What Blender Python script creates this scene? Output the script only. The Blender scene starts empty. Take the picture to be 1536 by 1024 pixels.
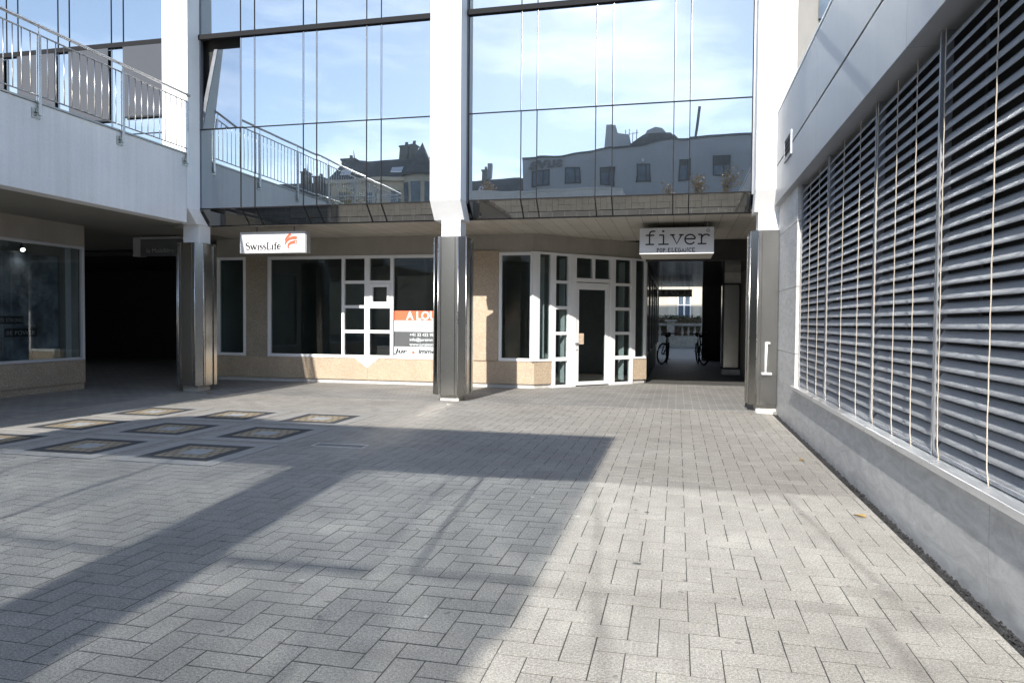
import bpy, math, random
from mathutils import Matrix, Vector
random.seed(7)
R = math.radians
sc = bpy.context.scene
col = sc.collection

# ------------------------------------------------------------------ materials
def new_mat(name):
    m = bpy.data.materials.new(name); m.use_nodes = True
    nt = m.node_tree; nt.nodes.clear()
    out = nt.nodes.new('ShaderNodeOutputMaterial')
    return m, nt, out

def N(nt, kind, **kw):
    n = nt.nodes.new(kind)
    for k, v in kw.items():
        if k.startswith('i_'):
            n.inputs[k[2:].replace('_', ' ')].default_value = v
        else:
            setattr(n, k, v)
    return n

def c4(c): return (c[0], c[1], c[2], 1)

def mixc(nt, fac, a, b, blend='MIX'):
    n = nt.nodes.new('ShaderNodeMix'); n.data_type = 'RGBA'; n.blend_type = blend
    for s, v in ((0, fac), (6, a), (7, b)):
        if hasattr(v, 'links'): nt.links.new(v, n.inputs[s])
        elif s == 0: n.inputs[0].default_value = v
        else: n.inputs[s].default_value = c4(v)
    return n.outputs[2]

def ramp(nt, src, p0, p1, c0=(0, 0, 0), c1=(1, 1, 1)):
    r = nt.nodes.new('ShaderNodeValToRGB')
    r.color_ramp.elements[0].position = p0; r.color_ramp.elements[1].position = p1
    r.color_ramp.elements[0].color = c4(c0); r.color_ramp.elements[1].color = c4(c1)
    nt.links.new(src, r.inputs[0]); return r.outputs[0]

def coords(nt, scale=(1, 1, 1)):
    tc = nt.nodes.new('ShaderNodeTexCoord'); mp = nt.nodes.new('ShaderNodeMapping')
    mp.inputs['Scale'].default_value = scale
    nt.links.new(tc.outputs['Object'], mp.inputs[0]); return mp.outputs[0]

def noise(nt, vec, scale, detail=4, rough=.55):
    n = N(nt, 'ShaderNodeTexNoise'); n.inputs['Scale'].default_value = scale
    n.inputs['Detail'].default_value = detail; n.inputs['Roughness'].default_value = rough
    nt.links.new(vec, n.inputs['Vector']); return n.outputs['Fac']

def bump(nt, h, strength, dist):
    b = N(nt, 'ShaderNodeBump'); b.inputs['Strength'].default_value = strength
    b.inputs['Distance'].default_value = dist; nt.links.new(h, b.inputs['Height']); return b.outputs[0]

def pbr(name, c, rough=.6, metal=0, var=.12, scale=3, stretch=(1, 1, 1), bmp=0, bscale=80, fine=.06, spec=.4, emit=None, streak=0):
    m, nt, out = new_mat(name)
    b = nt.nodes.new('ShaderNodeBsdfPrincipled')
    v = coords(nt, stretch)
    a = noise(nt, v, scale, 5); f = noise(nt, v, scale * 25, 2)
    lo = tuple(x * (1 - var) for x in c); hi = tuple(min(1, x * (1 + var)) for x in c)
    cc = mixc(nt, ramp(nt, a, .3, .7), lo, hi)
    lo2 = (1 - fine * 2,) * 3
    cc = mixc(nt, 1.0, cc, mixc(nt, ramp(nt, f, .3, .7), lo2, (1, 1, 1)), 'MULTIPLY')
    if streak:
        sv = coords(nt, (7, 7, .22)); sn = noise(nt, sv, 1.0, 6, .7); lg = noise(nt, v, .35, 3)
        cc = mixc(nt, 1.0, cc, mixc(nt, ramp(nt, sn, .30, .62), (1 - streak, 1 - streak, 1 - streak * 1.15), (1, 1, 1)), 'MULTIPLY')
        cc = mixc(nt, 1.0, cc, mixc(nt, ramp(nt, lg, .35, .65), (1 - streak * .5,) * 3, (1, 1, 1)), 'MULTIPLY')
    nt.links.new(cc, b.inputs['Base Color'])
    rr = N(nt, 'ShaderNodeMapRange'); rr.inputs[3].default_value = max(.02, rough - .08); rr.inputs[4].default_value = min(1, rough + .08)
    nt.links.new(a, rr.inputs[0]); nt.links.new(rr.outputs[0], b.inputs['Roughness'])
    b.inputs['Metallic'].default_value = metal
    b.inputs['Specular IOR Level'].default_value = spec
    if bmp: nt.links.new(bump(nt, noise(nt, v, bscale, 3), 1, bmp), b.inputs['Normal'])
    if emit:
        b.inputs['Emission Color'].default_value = c4(emit[0]); b.inputs['Emission Strength'].default_value = emit[1]
    nt.links.new(b.outputs[0], out.inputs[0]); return m

def fresnel(nt):
    # the same reflectance from either face of a thin pane
    ge = nt.nodes.new('ShaderNodeNewGeometry'); io = N(nt, 'ShaderNodeMath', operation='MULTIPLY_ADD')
    io.inputs[1].default_value = -(1.5 - 1 / 1.5); io.inputs[2].default_value = 1.5
    nt.links.new(ge.outputs['Backfacing'], io.inputs[0]); fr = nt.nodes.new('ShaderNodeFresnel')
    nt.links.new(io.outputs[0], fr.inputs[0]); return fr

def mirror_glass(name, refl, tint, wave=.0012, wscale=.9, dark=(.012, .015, .018), rough2=.13, w2=.075):
    m, nt, out = new_mat(name)
    g = nt.nodes.new('ShaderNodeBsdfGlossy'); g.inputs['Roughness'].default_value = 0.0
    g.inputs['Color'].default_value = c4(tint)
    g2 = nt.nodes.new('ShaderNodeBsdfGlossy'); g2.inputs['Roughness'].default_value = rough2
    g2.inputs['Color'].default_value = c4(tint)
    d = nt.nodes.new('ShaderNodeBsdfDiffuse'); d.inputs[0].default_value = c4(dark)
    v = coords(nt)
    nn = bump(nt, noise(nt, v, wscale, 1), 1, wave)
    nt.links.new(nn, g.inputs['Normal'])
    nt.links.new(bump(nt, noise(nt, v, wscale * 1.6, 2), 1, wave * 2.6), g2.inputs['Normal'])
    mg = nt.nodes.new('ShaderNodeMixShader'); mg.inputs[0].default_value = w2
    nt.links.new(g.outputs[0], mg.inputs[1]); nt.links.new(g2.outputs[0], mg.inputs[2])
    lw = fresnel(nt)
    add = N(nt, 'ShaderNodeMath', operation='ADD', use_clamp=True); add.inputs[1].default_value = refl
    nt.links.new(lw.outputs[0], add.inputs[0])
    mx = nt.nodes.new('ShaderNodeMixShader')
    nt.links.new(add.outputs[0], mx.inputs[0]); nt.links.new(d.outputs[0], mx.inputs[1]); nt.links.new(mg.outputs[0], mx.inputs[2])
    nt.links.new(mx.outputs[0], out.inputs[0]); return m

def clear_glass(name, tint=(.72, .78, .78), extra=.03):
    m, nt, out = new_mat(name)
    t = nt.nodes.new('ShaderNodeBsdfTransparent'); t.inputs[0].default_value = c4(tint)
    g = nt.nodes.new('ShaderNodeBsdfGlossy'); g.inputs['Roughness'].default_value = .0
    v = coords(nt); nt.links.new(bump(nt, noise(nt, v, 1.1, 1), 1, .001), g.inputs['Normal'])
    lw = fresnel(nt)
    add = N(nt, 'ShaderNodeMath', operation='ADD', use_clamp=True); add.inputs[1].default_value = extra
    nt.links.new(lw.outputs[0], add.inputs[0])
    mx = nt.nodes.new('ShaderNodeMixShader')
    nt.links.new(add.outputs[0], mx.inputs[0]); nt.links.new(t.outputs[0], mx.inputs[1]); nt.links.new(g.outputs[0], mx.inputs[2])
    nt.links.new(mx.outputs[0], out.inputs[0]); return m

def terrazzo(name, base):
    m, nt, out = new_mat(name)
    b = nt.nodes.new('ShaderNodeBsdfPrincipled'); b.inputs['Roughness'].default_value = .6
    v = coords(nt)
    def spots(scale, th, seed):
        vo = N(nt, 'ShaderNodeTexVoronoi'); vo.inputs['Scale'].default_value = scale
        vv = N(nt, 'ShaderNodeVectorMath', operation='ADD'); vv.inputs[1].default_value = (seed, seed * 2, seed * .7)
        nt.links.new(v, vv.inputs[0]); nt.links.new(vv.outputs[0], vo.inputs['Vector'])
        return ramp(nt, vo.outputs['Distance'], th, th + .06, (1, 1, 1), (0, 0, 0)), vo
    n = noise(nt, v, 2.0, 4)
    cc = mixc(nt, ramp(nt, n, .3, .7), tuple(x * .9 for x in base), tuple(min(1, x * 1.08) for x in base))
    s1, _ = spots(34, .2, 1.3); s2, _ = spots(44, .2, 4.1); s3, _ = spots(30, .17, 8.7)
    cc = mixc(nt, s1, cc, (.16, .16, .17)); cc = mixc(nt, s2, cc, (.72, .68, .62)); cc = mixc(nt, s3, cc, (.36, .24, .16))
    nt.links.new(cc, b.inputs['Base Color'])
    nt.links.new(bump(nt, noise(nt, v, 120, 2), .6, .001), b.inputs['Normal'])
    nt.links.new(b.outputs[0], out.inputs[0]); return m

def paver_mat(name, base, var=.2):
    m, nt, out = new_mat(name)
    b = nt.nodes.new('ShaderNodeBsdfPrincipled'); b.inputs['Roughness'].default_value = .82
    b.inputs['Specular IOR Level'].default_value = .3
    v = coords(nt)
    geo = nt.nodes.new('ShaderNodeNewGeometry')
    rnd = geo.outputs['Random Per Island']
    cc = mixc(nt, rnd, tuple(x * (1 - var) for x in base), tuple(x * (1 + var) for x in base))
    st = noise(nt, v, .55, 5, .6)
    cc = mixc(nt, 1.0, cc, mixc(nt, ramp(nt, st, .3, .7), (.86, .85, .83), (1.06, 1.06, 1.06)), 'MULTIPLY')
    st2 = noise(nt, v, 5, 6, .7)
    cc = mixc(nt, 1.0, cc, mixc(nt, ramp(nt, st2, .25, .75), (.84, .84, .84), (1.1, 1.1, 1.1)), 'MULTIPLY')
    gr = noise(nt, v, 210, 2, .7)
    cc = mixc(nt, 1.0, cc, mixc(nt, ramp(nt, gr, .34, .66), (.6, .6, .6), (1.36, 1.36, 1.36)), 'MULTIPLY')
    g3 = noise(nt, v, 75, 2, .75)
    cc = mixc(nt, 1.0, cc, mixc(nt, ramp(nt, g3, .36, .64), (.70, .70, .70), (1.27, 1.27, 1.27)), 'MULTIPLY')
    vo = N(nt, 'ShaderNodeTexVoronoi'); vo.inputs['Scale'].default_value = 60
    nt.links.new(v, vo.inputs['Vector'])
    pits = ramp(nt, vo.outputs['Distance'], .1, .2, (1, 1, 1), (0, 0, 0))
    pm = N(nt, 'ShaderNodeMath', operation='MULTIPLY'); pm.inputs[1].default_value = .55; nt.links.new(pits, pm.inputs[0])
    cc = mixc(nt, pm.outputs[0], cc, (.05, .05, .05))
    # old gum, drips and lichen: sparse blotches with their own outline
    def blot(scale, seed, th, lim):
        vv = N(nt, 'ShaderNodeVectorMath', operation='ADD'); vv.inputs[1].default_value = (seed, seed * 1.7, 0); nt.links.new(v, vv.inputs[0])
        wv = N(nt, 'ShaderNodeTexNoise'); wv.inputs['Scale'].default_value = scale * 5; nt.links.new(v, wv.inputs['Vector'])
        mv = N(nt, 'ShaderNodeVectorMath', operation='MULTIPLY_ADD'); mv.inputs[1].default_value = (.22 / scale,) * 3
        nt.links.new(wv.outputs['Color'], mv.inputs[0]); nt.links.new(vv.outputs[0], mv.inputs[2])
        q2 = N(nt, 'ShaderNodeTexVoronoi'); q2.inputs['Scale'].default_value = scale; q2.voronoi_dimensions = '2D'; nt.links.new(mv.outputs[0], q2.inputs['Vector'])
        sx = nt.nodes.new('ShaderNodeSeparateColor'); nt.links.new(q2.outputs['Color'], sx.inputs[0])
        on = N(nt, 'ShaderNodeMath', operation='LESS_THAN'); on.inputs[1].default_value = lim; nt.links.new(sx.outputs[0], on.inputs[0])
        rr = ramp(nt, q2.outputs['Distance'], th * .6, th, (1, 1, 1), (0, 0, 0))
        mm = N(nt, 'ShaderNodeMath', operation='MULTIPLY'); nt.links.new(rr, mm.inputs[0]); nt.links.new(on.outputs[0], mm.inputs[1]); return mm.outputs[0]
    def soft(sock, k):
        mm = N(nt, 'ShaderNodeMath', operation='MULTIPLY'); mm.inputs[1].default_value = k; nt.links.new(sock, mm.inputs[0]); return mm.outputs[0]
    cc = mixc(nt, soft(blot(3.2, 3.1, .06, .3), .6), cc, (.09, .088, .085))
    cc = mixc(nt, soft(blot(2.1, 9.3, .036, .14), .5), cc, (.62, .61, .58))
    cc = mixc(nt, soft(blot(.9, 5.7, .3, .4), .22), cc, (.16, .15, .14))
    nt.links.new(cc, b.inputs['Base Color'])
    nt.links.new(bump(nt, gr, .8, .0016), b.inputs['Normal'])
    nt.links.new(b.outputs[0], out.inputs[0]); return m

def brick_floor(name, c1, c2, mortar, w, h, ms=.006):
    m, nt, out = new_mat(name)
    b = nt.nodes.new('ShaderNodeBsdfPrincipled'); b.inputs['Roughness'].default_value = .7
    v = coords(nt)
    bt = N(nt, 'ShaderNodeTexBrick'); bt.inputs['Scale'].default_value = 1
    bt.inputs['Brick Width'].default_value = w; bt.inputs['Row Height'].default_value = h; bt.inputs['Mortar Size'].default_value = ms
    bt.inputs['Color1'].default_value = c4(c1); bt.inputs['Color2'].default_value = c4(c2); bt.inputs['Mortar'].default_value = c4(mortar)
    nt.links.new(v, bt.inputs['Vector'])
    n = noise(nt, v, 1.2, 6, .65)
    cc = mixc(nt, 1.0, bt.outputs['Color'], mixc(nt, ramp(nt, n, .25, .75), (.72, .72, .72), (1.15, 1.15, 1.15)), 'MULTIPLY')
    f = noise(nt, v, 120, 2)
    cc = mixc(nt, 1.0, cc, mixc(nt, ramp(nt, f, .3, .7), (.82, .82, .82), (1.1, 1.1, 1.1)), 'MULTIPLY')
    nt.links.new(cc, b.inputs['Base Color'])
    nt.links.new(bump(nt, bt.outputs['Fac'], -.6, .002), b.inputs['Normal'])
    nt.links.new(b.outputs[0], out.inputs[0]); return m

def stripes(name, c, axis, pitch, line, rough=.5, lc=(.12, .11, .1), var=.07):
    """painted boards with thin joints; axis 0 = joints repeat along x, 1 = along y, 2 = along z"""
    m, nt, out = new_mat(name)
    b = nt.nodes.new('ShaderNodeBsdfPrincipled'); b.inputs['Roughness'].default_value = rough
    v = coords(nt); sp = nt.nodes.new('ShaderNodeSeparateXYZ'); nt.links.new(v, sp.inputs[0])
    dv = N(nt, 'ShaderNodeMath', operation='DIVIDE'); dv.inputs[1].default_value = pitch; nt.links.new(sp.outputs[axis], dv.inputs[0])
    fr = N(nt, 'ShaderNodeMath', operation='FRACT'); nt.links.new(dv.outputs[0], fr.inputs[0])
    lt = N(nt, 'ShaderNodeMath', operation='LESS_THAN'); lt.inputs[1].default_value = line / pitch; nt.links.new(fr.outputs[0], lt.inputs[0])
    fl = N(nt, 'ShaderNodeMath', operation='FLOOR'); nt.links.new(dv.outputs[0], fl.inputs[0])
    wn = N(nt, 'ShaderNodeTexWhiteNoise', noise_dimensions='1D'); nt.links.new(fl.outputs[0], wn.inputs['W'])
    cc = mixc(nt, wn.outputs['Value'], tuple(x * (1 - var) for x in c), tuple(x * (1 + var) for x in c))
    n = noise(nt, v, 2.5, 5)
    cc = mixc(nt, 1.0, cc, mixc(nt, ramp(nt, n, .3, .7), (.86, .86, .86), (1.05, 1.05, 1.05)), 'MULTIPLY')
    cc = mixc(nt, lt.outputs[0], cc, lc)
    nt.links.new(cc, b.inputs['Base Color']); nt.links.new(b.outputs[0], out.inputs[0]); return m

def travertine(name, c):
    m, nt, out = new_mat(name)
    b = nt.nodes.new('ShaderNodeBsdfPrincipled'); b.inputs['Roughness'].default_value = .55
    v = coords(nt, (1, 1, 3.4))
    w = N(nt, 'ShaderNodeTexNoise'); w.inputs['Scale'].default_value = 2.2; w.inputs['Detail'].default_value = 9
    w.inputs['Roughness'].default_value = .68; w.inputs['Distortion'].default_value = 1.6
    nt.links.new(v, w.inputs['Vector'])
    cc = mixc(nt, ramp(nt, w.outputs['Fac'], .36, .66), tuple(x * .76 for x in c), tuple(min(1, x * 1.1) for x in c))
    f = noise(nt, v, 70, 2)
    cc = mixc(nt, 1.0, cc, mixc(nt, ramp(nt, f, .3, .7), (.9, .9, .9), (1.04, 1.04, 1.04)), 'MULTIPLY')
    nt.links.new(cc, b.inputs['Base Color'])
    nt.links.new(bump(nt, w.outputs['Fac'], .5, .002), b.inputs['Normal'])
    nt.links.new(b.outputs[0], out.inputs[0]); return m

MT = dict(
    white=pbr('white_render', (.82, .82, .82), .6, var=.03, scale=1.2, bmp=.0006, bscale=120, fine=.02, streak=.05),
    parapet=pbr('pale_concrete', (.81, .81, .815), .7, var=.05, scale=.9, bmp=.0012, bscale=90, fine=.03, streak=.09),
    stubwhite=pbr('white_column_paint', (.8, .8, .8), .6, var=.04),
    steel=pbr('brushed_steel', (.40, .39, .365), .22, 1, var=.05, scale=1.2, stretch=(1, 1, .2), fine=.02),
    rail=pbr('stainless_tube', (.62, .61, .6), .28, 1, var=.06),
    darkmetal=pbr('dark_gasket', (.03, .032, .035), .35, .3, var=.1),
    mattblack=pbr('matt_black_gasket', (.018, .018, .02), .75, var=.1, spec=.15),
    greymetal=pbr('grey_frame_metal', (.2, .21, .23), .4, .6, var=.08),
    chrome=pbr('bright_mullion_metal', (.6, .6, .62), .25, 1, var=.05),
    frame=pbr('white_window_frame', (.8, .8, .8), .4, var=.02, fine=.01),
    greyframe=pbr('grey_white_frame', (.55, .56, .58), .4, var=.04),
    terr=terrazzo('exposed_aggregate', (.435, .335, .232)),
    terrdark=terrazzo('exposed_aggregate_shaded', (.34, .28, .205)),  # darker copy of the aggregate, the shade on the piers put into its colour
    render=pbr('beige_fascia_paint', (.40, .37, .32), .75, var=.08, scale=2.0, bmp=.0012, bscale=160, streak=.06),
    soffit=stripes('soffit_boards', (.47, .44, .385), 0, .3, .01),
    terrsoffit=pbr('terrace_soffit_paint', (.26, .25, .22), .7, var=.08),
    plinth=pbr('ribbed_plinth', (.55, .53, .5), .7, var=.1, scale=8, bmp=.004, bscale=30),
    foot=pbr('pale_stone_foot', (.56, .54, .5), .75, var=.12, scale=9),
    arcade=brick_floor('arcade_slabs', (.275, .265, .25), (.23, .222, .21), (.43, .42, .40), .3, .15, .008),
    passage=brick_floor('passage_pavers', (.105, .103, .098), (.09, .088, .084), (.06, .058, .055), .3, .15, .008),  # same pavers coloured darker, standing in for the shade inside the passage
    paver=paver_mat('concrete_paver', (.338, .320, .291), .055),
    joint=pbr('dark_joint_sand', (.045, .042, .037), .95, var=.4, scale=6),
    ground=pbr('worn_asphalt', (.1, .1, .1), .9, var=.2, scale=1),
    street=pbr('street_pavement', (.19, .185, .17), .85, var=.15, scale=1.4),
    slate=pbr('dark_slate_setts', (.06, .063, .068), .75, var=.25, scale=7, bmp=.003, bscale=40),
    tan=brick_floor('tan_setts', (.43, .35, .23), (.33, .27, .18), (.12, .1, .08), .11, .11, .010),
    palesett=pbr('pale_grey_setts', (.36, .365, .36), .8, var=.18, scale=9, bmp=.003, bscale=40),
    plain=pbr('plain_grey_paver_band', (.335, .322, .30), .82, var=.1, scale=5, bmp=.0012, bscale=150),
    rust=pbr('grate_iron', (.12, .1, .08), .6, .7, var=.2),
    fascia=pbr('grey_metal_panel', (.325, .335, .355), .42, .35, var=.05, scale=.7, fine=.02, streak=.06),
    cap=pbr('aluminium_cap', (.78, .78, .79), .35, .6, var=.04),
    sill=pbr('aluminium_sill', (.8, .81, .83), .3, .7, var=.05),
    stone=travertine('veined_stone', (.51, .508, .505)),
    slat=pbr('blind_slat', (.285, .292, .308), .7, 0, var=.05, scale=2),
    cordm=pbr('cream_cord', (.50, .44, .36), .8, var=.08, scale=9),
    guide=pbr('grey_guide_rail', (.30, .315, .34), .4, .5, var=.05),
    darkroom=pbr('dark_interior_wall', (.36, .375, .375), .9, var=.2, scale=1),
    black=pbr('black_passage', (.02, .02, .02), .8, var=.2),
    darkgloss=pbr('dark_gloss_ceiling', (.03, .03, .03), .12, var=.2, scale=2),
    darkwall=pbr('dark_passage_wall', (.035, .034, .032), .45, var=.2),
    lightwall=pbr('light_passage_wall', (.24, .235, .225), .7, var=.06),
    intfloor=pbr('shop_floor', (.3, .26, .2), .6, var=.15),
    screen=pbr('grey_roller_blind', (.070, .075, .088), .85, var=.04, scale=1.5, fine=.04),
    signwhite=pbr('white_sign_panel', (.66, .66, .67), .35, var=.02, fine=.0),
    signgrey=pbr('grey_sign_casing', (.45, .45, .45), .45, .3, var=.05),
    signbeige=pbr('cream_sign_underside', (.55, .52, .45), .5, var=.05),
    ink=pbr('black_lettering', (.02, .02, .022), .5, var=.05),
    inkgrey=pbr('charcoal_lettering', (.11, .11, .11), .5, var=.05),
    red=pbr('red_lettering', (.72, .12, .06), .5, var=.05),
    orange=pbr('orange_panel', (.78, .16, .07), .5, var=.04),
    paleblue=pbr('white_panel', (.74, .80, .81), .5, var=.02, fine=.0),
    charcoal=pbr('charcoal_panel', (.10, .105, .11), .5, var=.05),
    poster=pbr('dim_poster_print', (.16, .185, .22), .5, var=.85, scale=2.4, fine=.02),
    posterpale=pbr('pale_poster_print', (.40, .43, .46), .5, var=.3, scale=6),
    postermid=pbr('blue_grey_poster_print', (.21, .23, .26), .5, var=.6, scale=5),
    box=pbr('pale_reflection', (.5, .43, .32), .8, var=.08),
    lamp=pbr('lit_spot', (.9, .9, .9), .4, emit=((1, .93, .85), 6)),
    bike=pbr('black_bike_paint', (.025, .025, .027), .35, .2, var=.1),
    rubber=pbr('black_rubber', (.02, .02, .02), .8, var=.2),
    house=pbr('cream_house_render', (.52, .47, .385), .8, var=.06, scale=1.2),
    shutter=pbr('pale_shutter', (.62, .57, .48), .6, var=.05),
    balu=pbr('weathered_stone', (.25, .245, .225), .85, var=.25, scale=5, bmp=.006, bscale=20),
    hedge=pbr('hedge_leaf', (.05, .065, .035), .7, var=.4, scale=5),
    greyrender=pbr('grey_render', (.40, .41, .44), .85, var=.05, scale=.5, streak=.07),
    greywin=pbr('blue_grey_pane', (.10, .13, .17), .12, var=.3, scale=2),
    darkroof=pbr('slate_roof', (.075, .072, .07), .75, var=.3, scale=2.5, bmp=.02, bscale=7),
    oldwall=pbr('old_sandstone', (.66, .56, .42), .85, var=.12, scale=1),
    brickchim=pbr('chimney_brick', (.13, .115, .1), .9, var=.25, scale=5),
    bark=pbr('bark', (.12, .09, .06), .9, var=.3, scale=9),
    leaf=pbr('autumn_leaf', (.46, .29, .09), .6, var=.5, scale=3),
    leaf2=pbr('olive_leaf', (.30, .25, .09), .6, var=.5, scale=3),
    paper=pbr('crumpled_paper', (.6, .6, .58), .8, var=.1),
    gravel=pbr('dark_gravel', (.03, .03, .032), .9, var=.6, scale=30, bmp=.02, bscale=40),
    sticker=pbr('tan_card', (.6, .46, .34), .8, var=.2, scale=20),
    mirror=mirror_glass('mirror_glass', .43, (.88, .95, 1.0), wave=.0023),
    mirrorlow=mirror_glass('mirror_glass_sloped', .25, (.95, .95, .92), wave=.0004),
    glass=clear_glass('shop_glass'),
    glassdim=clear_glass('dim_shop_glass', (.8, .84, .84), .01),
)

# ------------------------------------------------------------------ geometry helpers
class F:
    """local wall frame: s along the wall, d into the wall, z up"""
    def __init__(s, o, u, n): s.o, s.u, s.n = o, u, n
    def __call__(s, a, d, z): return (s.o[0] + a * s.u[0] + d * s.n[0], s.o[1] + a * s.u[1] + d * s.n[1], z)
ID = F((0, 0), (1, 0), (0, 1))
q = math.sqrt(.5)
FRONT = F((0, 16.15), (1, 0), (0, 1))
CHAM = F((-3.2, 16.15), (1, 1), (-q, q))
LSHOP = F((-12.62, 13.13), (0, -1), (-1, 0))
RIGHT = F((1.71, 13.25), (0, -1), (1, 0))
off = {}

class MB:
    def __init__(s): s.v = []; s.f = []; s.m = []; s.cur = 0; s.sm = []
    def face(s, idx, smooth=False): s.f.append(idx); s.m.append(s.cur); s.sm.append(smooth)
    def quad(s, a, b, c, d):
        n = len(s.v); s.v += [a, b, c, d]; s.face((n, n + 1, n + 2, n + 3))
    def hexa(s, p):
        n = len(s.v); s.v += p
        for f in ((0, 3, 2, 1), (4, 5, 6, 7), (0, 1, 5, 4), (1, 2, 6, 5), (2, 3, 7, 6), (3, 0, 4, 7)): s.face(tuple(n + i for i in f))
    def box(s, x0, x1, y0, y1, z0, z1, fr=ID):
        if fr.u[0] * fr.n[1] - fr.u[1] * fr.n[0] < 0: x0, x1 = x1, x0
        s.hexa([fr(x0, y0, z0), fr(x1, y0, z0), fr(x1, y1, z0), fr(x0, y1, z0), fr(x0, y0, z1), fr(x1, y0, z1), fr(x1, y1, z1), fr(x0, y1, z1)])
        return s
    def prism(s, poly, z0, z1):
        n = len(s.v); k = len(poly)
        s.v += [(p[0], p[1], z0) for p in poly] + [(p[0], p[1], z1) for p in poly]
        s.face(tuple(n + i for i in reversed(range(k)))); s.face(tuple(n + k + i for i in range(k)))
        for i in range(k): s.face((n + i, n + (i + 1) % k, n + k + (i + 1) % k, n + k + i))
        return s
    def xprism(s, poly, y0, y1):      # polygon in xz swept along y
        n = len(s.v); k = len(poly)
        s.v += [(p[0], y0, p[1]) for p in poly] + [(p[0], y1, p[1]) for p in poly]
        s.face(tuple(n + i for i in range(k))); s.face(tuple(n + k + i for i in reversed(range(k))))
        for i in range(k): s.face((n + i, n + k + i, n + k + (i + 1) % k, n + (i + 1) % k))
        return s
    def tube(s, pts, r, n=8, closed=False):
        pts = [Vector(p) for p in pts]; k = len(pts); rings = []
        rr = r if isinstance(r, (list, tuple)) else [r] * k
        for i, p in enumerate(pts):
            if closed: t = (pts[(i + 1) % k] - pts[i - 1])
            else: t = pts[min(i + 1, k - 1)] - pts[max(i - 1, 0)]
            t = t.normalized() if t.length > 1e-9 else Vector((0, 0, 1))
            a = t.cross(Vector((0, 0, 1)) if abs(t.z) < .9 else Vector((1, 0, 0))).normalized(); b = t.cross(a)
            st = len(s.v)
            for j in range(n):
                an = 2 * math.pi * j / n
                s.v.append(tuple(p + (a * math.cos(an) + b * math.sin(an)) * rr[i]))
            rings.append(st)
        for i in range(k if closed else k - 1):
            a0, b0 = rings[i], rings[(i + 1) % k]
            for j in range(n): s.face((a0 + j, a0 + (j + 1) % n, b0 + (j + 1) % n, b0 + j), True)
        if not closed:
            s.face(tuple(rings[0] + j for j in reversed(range(n)))); s.face(tuple(rings[-1] + j for j in range(n)))
        return s
    def cone(s, c, r0, r1, z0, z1, n=16):
        return s.tube([(c[0], c[1], z0), (c[0], c[1], z1)], [r0, max(r1, .001)], n)
    def ribbon(s, fr, pts, w, d):      # flat pen stroke in a wall frame
        pts = [Vector(p) for p in pts]; ws = w if isinstance(w, (list, tuple)) else [w] * len(pts)
        L = []
        for i, p in enumerate(pts):
            t = (pts[min(i + 1, len(pts) - 1)] - pts[max(i - 1, 0)]).normalized()
            nn = Vector((-t.y, t.x)) * ws[i] / 2
            L.append((p + nn, p - nn))
        for (a, b), (c, e) in zip(L, L[1:]):
            s.quad(fr(a.x, d, a.y), fr(b.x, d, b.y), fr(e.x, d, e.y), fr(c.x, d, c.y))
        return s
    def add_mesh(s, vs, fs):
        n = len(s.v); s.v += vs
        for f in fs: s.face(tuple(n + i for i in f))
        return s
    def build(s, name, mats, parent=None, bevel=0):
        me = bpy.data.meshes.new(name)
        o = off.get(parent, (0, 0, 0)) if parent else (0, 0, 0)
        me.from_pydata([(v[0] - o[0], v[1] - o[1], v[2] - o[2]) for v in s.v], [], s.f)
        for m in (mats if isinstance(mats, (list, tuple)) else [mats]): me.materials.append(MT[m])
        me.polygons.foreach_set('material_index', s.m); me.polygons.foreach_set('use_smooth', s.sm)
        me.update()
        ob = bpy.data.objects.new(name, me); col.objects.link(ob)
        if parent: ob.parent = parent; off[ob] = o
        if bevel:
            b = ob.modifiers.new('edge', 'BEVEL'); b.width = bevel; b.segments = 2; b.limit_method = 'ANGLE'; b.harden_normals = False
        return ob

def tag(o, label=None, cat=None, group=None, kind=None):
    if label: o['label'] = label
    if cat: o['category'] = cat
    if group: o['group'] = group
    if kind: o['kind'] = kind
    return o
def thing(name, loc, label, cat, group=None):
    o = bpy.data.objects.new(name, None); col.objects.link(o); o.location = loc; off[o] = tuple(loc)
    o.empty_display_size = .2
    return tag(o, label, cat, group)
def copy_tree(o, parent=None):
    c = o.copy(); col.objects.link(c)
    if parent: c.parent = parent
    for ch in list(o.children): copy_tree(ch, c)
    return c
def text_mesh(body, size, offset=0):
    cu = bpy.data.curves.new('t', 'FONT'); cu.body = body; cu.size = size; cu.resolution_u = 3; cu.offset = offset
    ob = bpy.data.objects.new('t', cu); col.objects.link(ob); bpy.context.view_layer.update()
    me = bpy.data.meshes.new_from_object(ob.evaluated_get(bpy.context.evaluated_depsgraph_get()))
    vs = [tuple(v.co) for v in me.vertices]; fs = [tuple(p.vertices) for p in me.polygons]
    bpy.data.objects.remove(ob); bpy.data.curves.remove(cu); bpy.data.meshes.remove(me)
    w = max(v[0] for v in vs)
    return vs, fs, w
def put_text(mb, body, fr, s0, z0, h, width=None, d=-.004, flip=False, slant=0, bold=0):
    vs, fs, w = text_mesh(body, h, bold / 2)
    k = (width / w) if width else 1
    mb.add_mesh([fr(s0 + (v[0] * k + v[1] * slant) * (-1 if flip else 1), d, z0 + v[1]) for v in vs], fs)
def arc(cx, cy, rx, ry, a0, a1, n=10):
    return [(cx + rx * math.cos(R(a0 + (a1 - a0) * i / n)), cy + ry * math.sin(R(a0 + (a1 - a0) * i / n))) for i in range(n + 1)]

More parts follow.
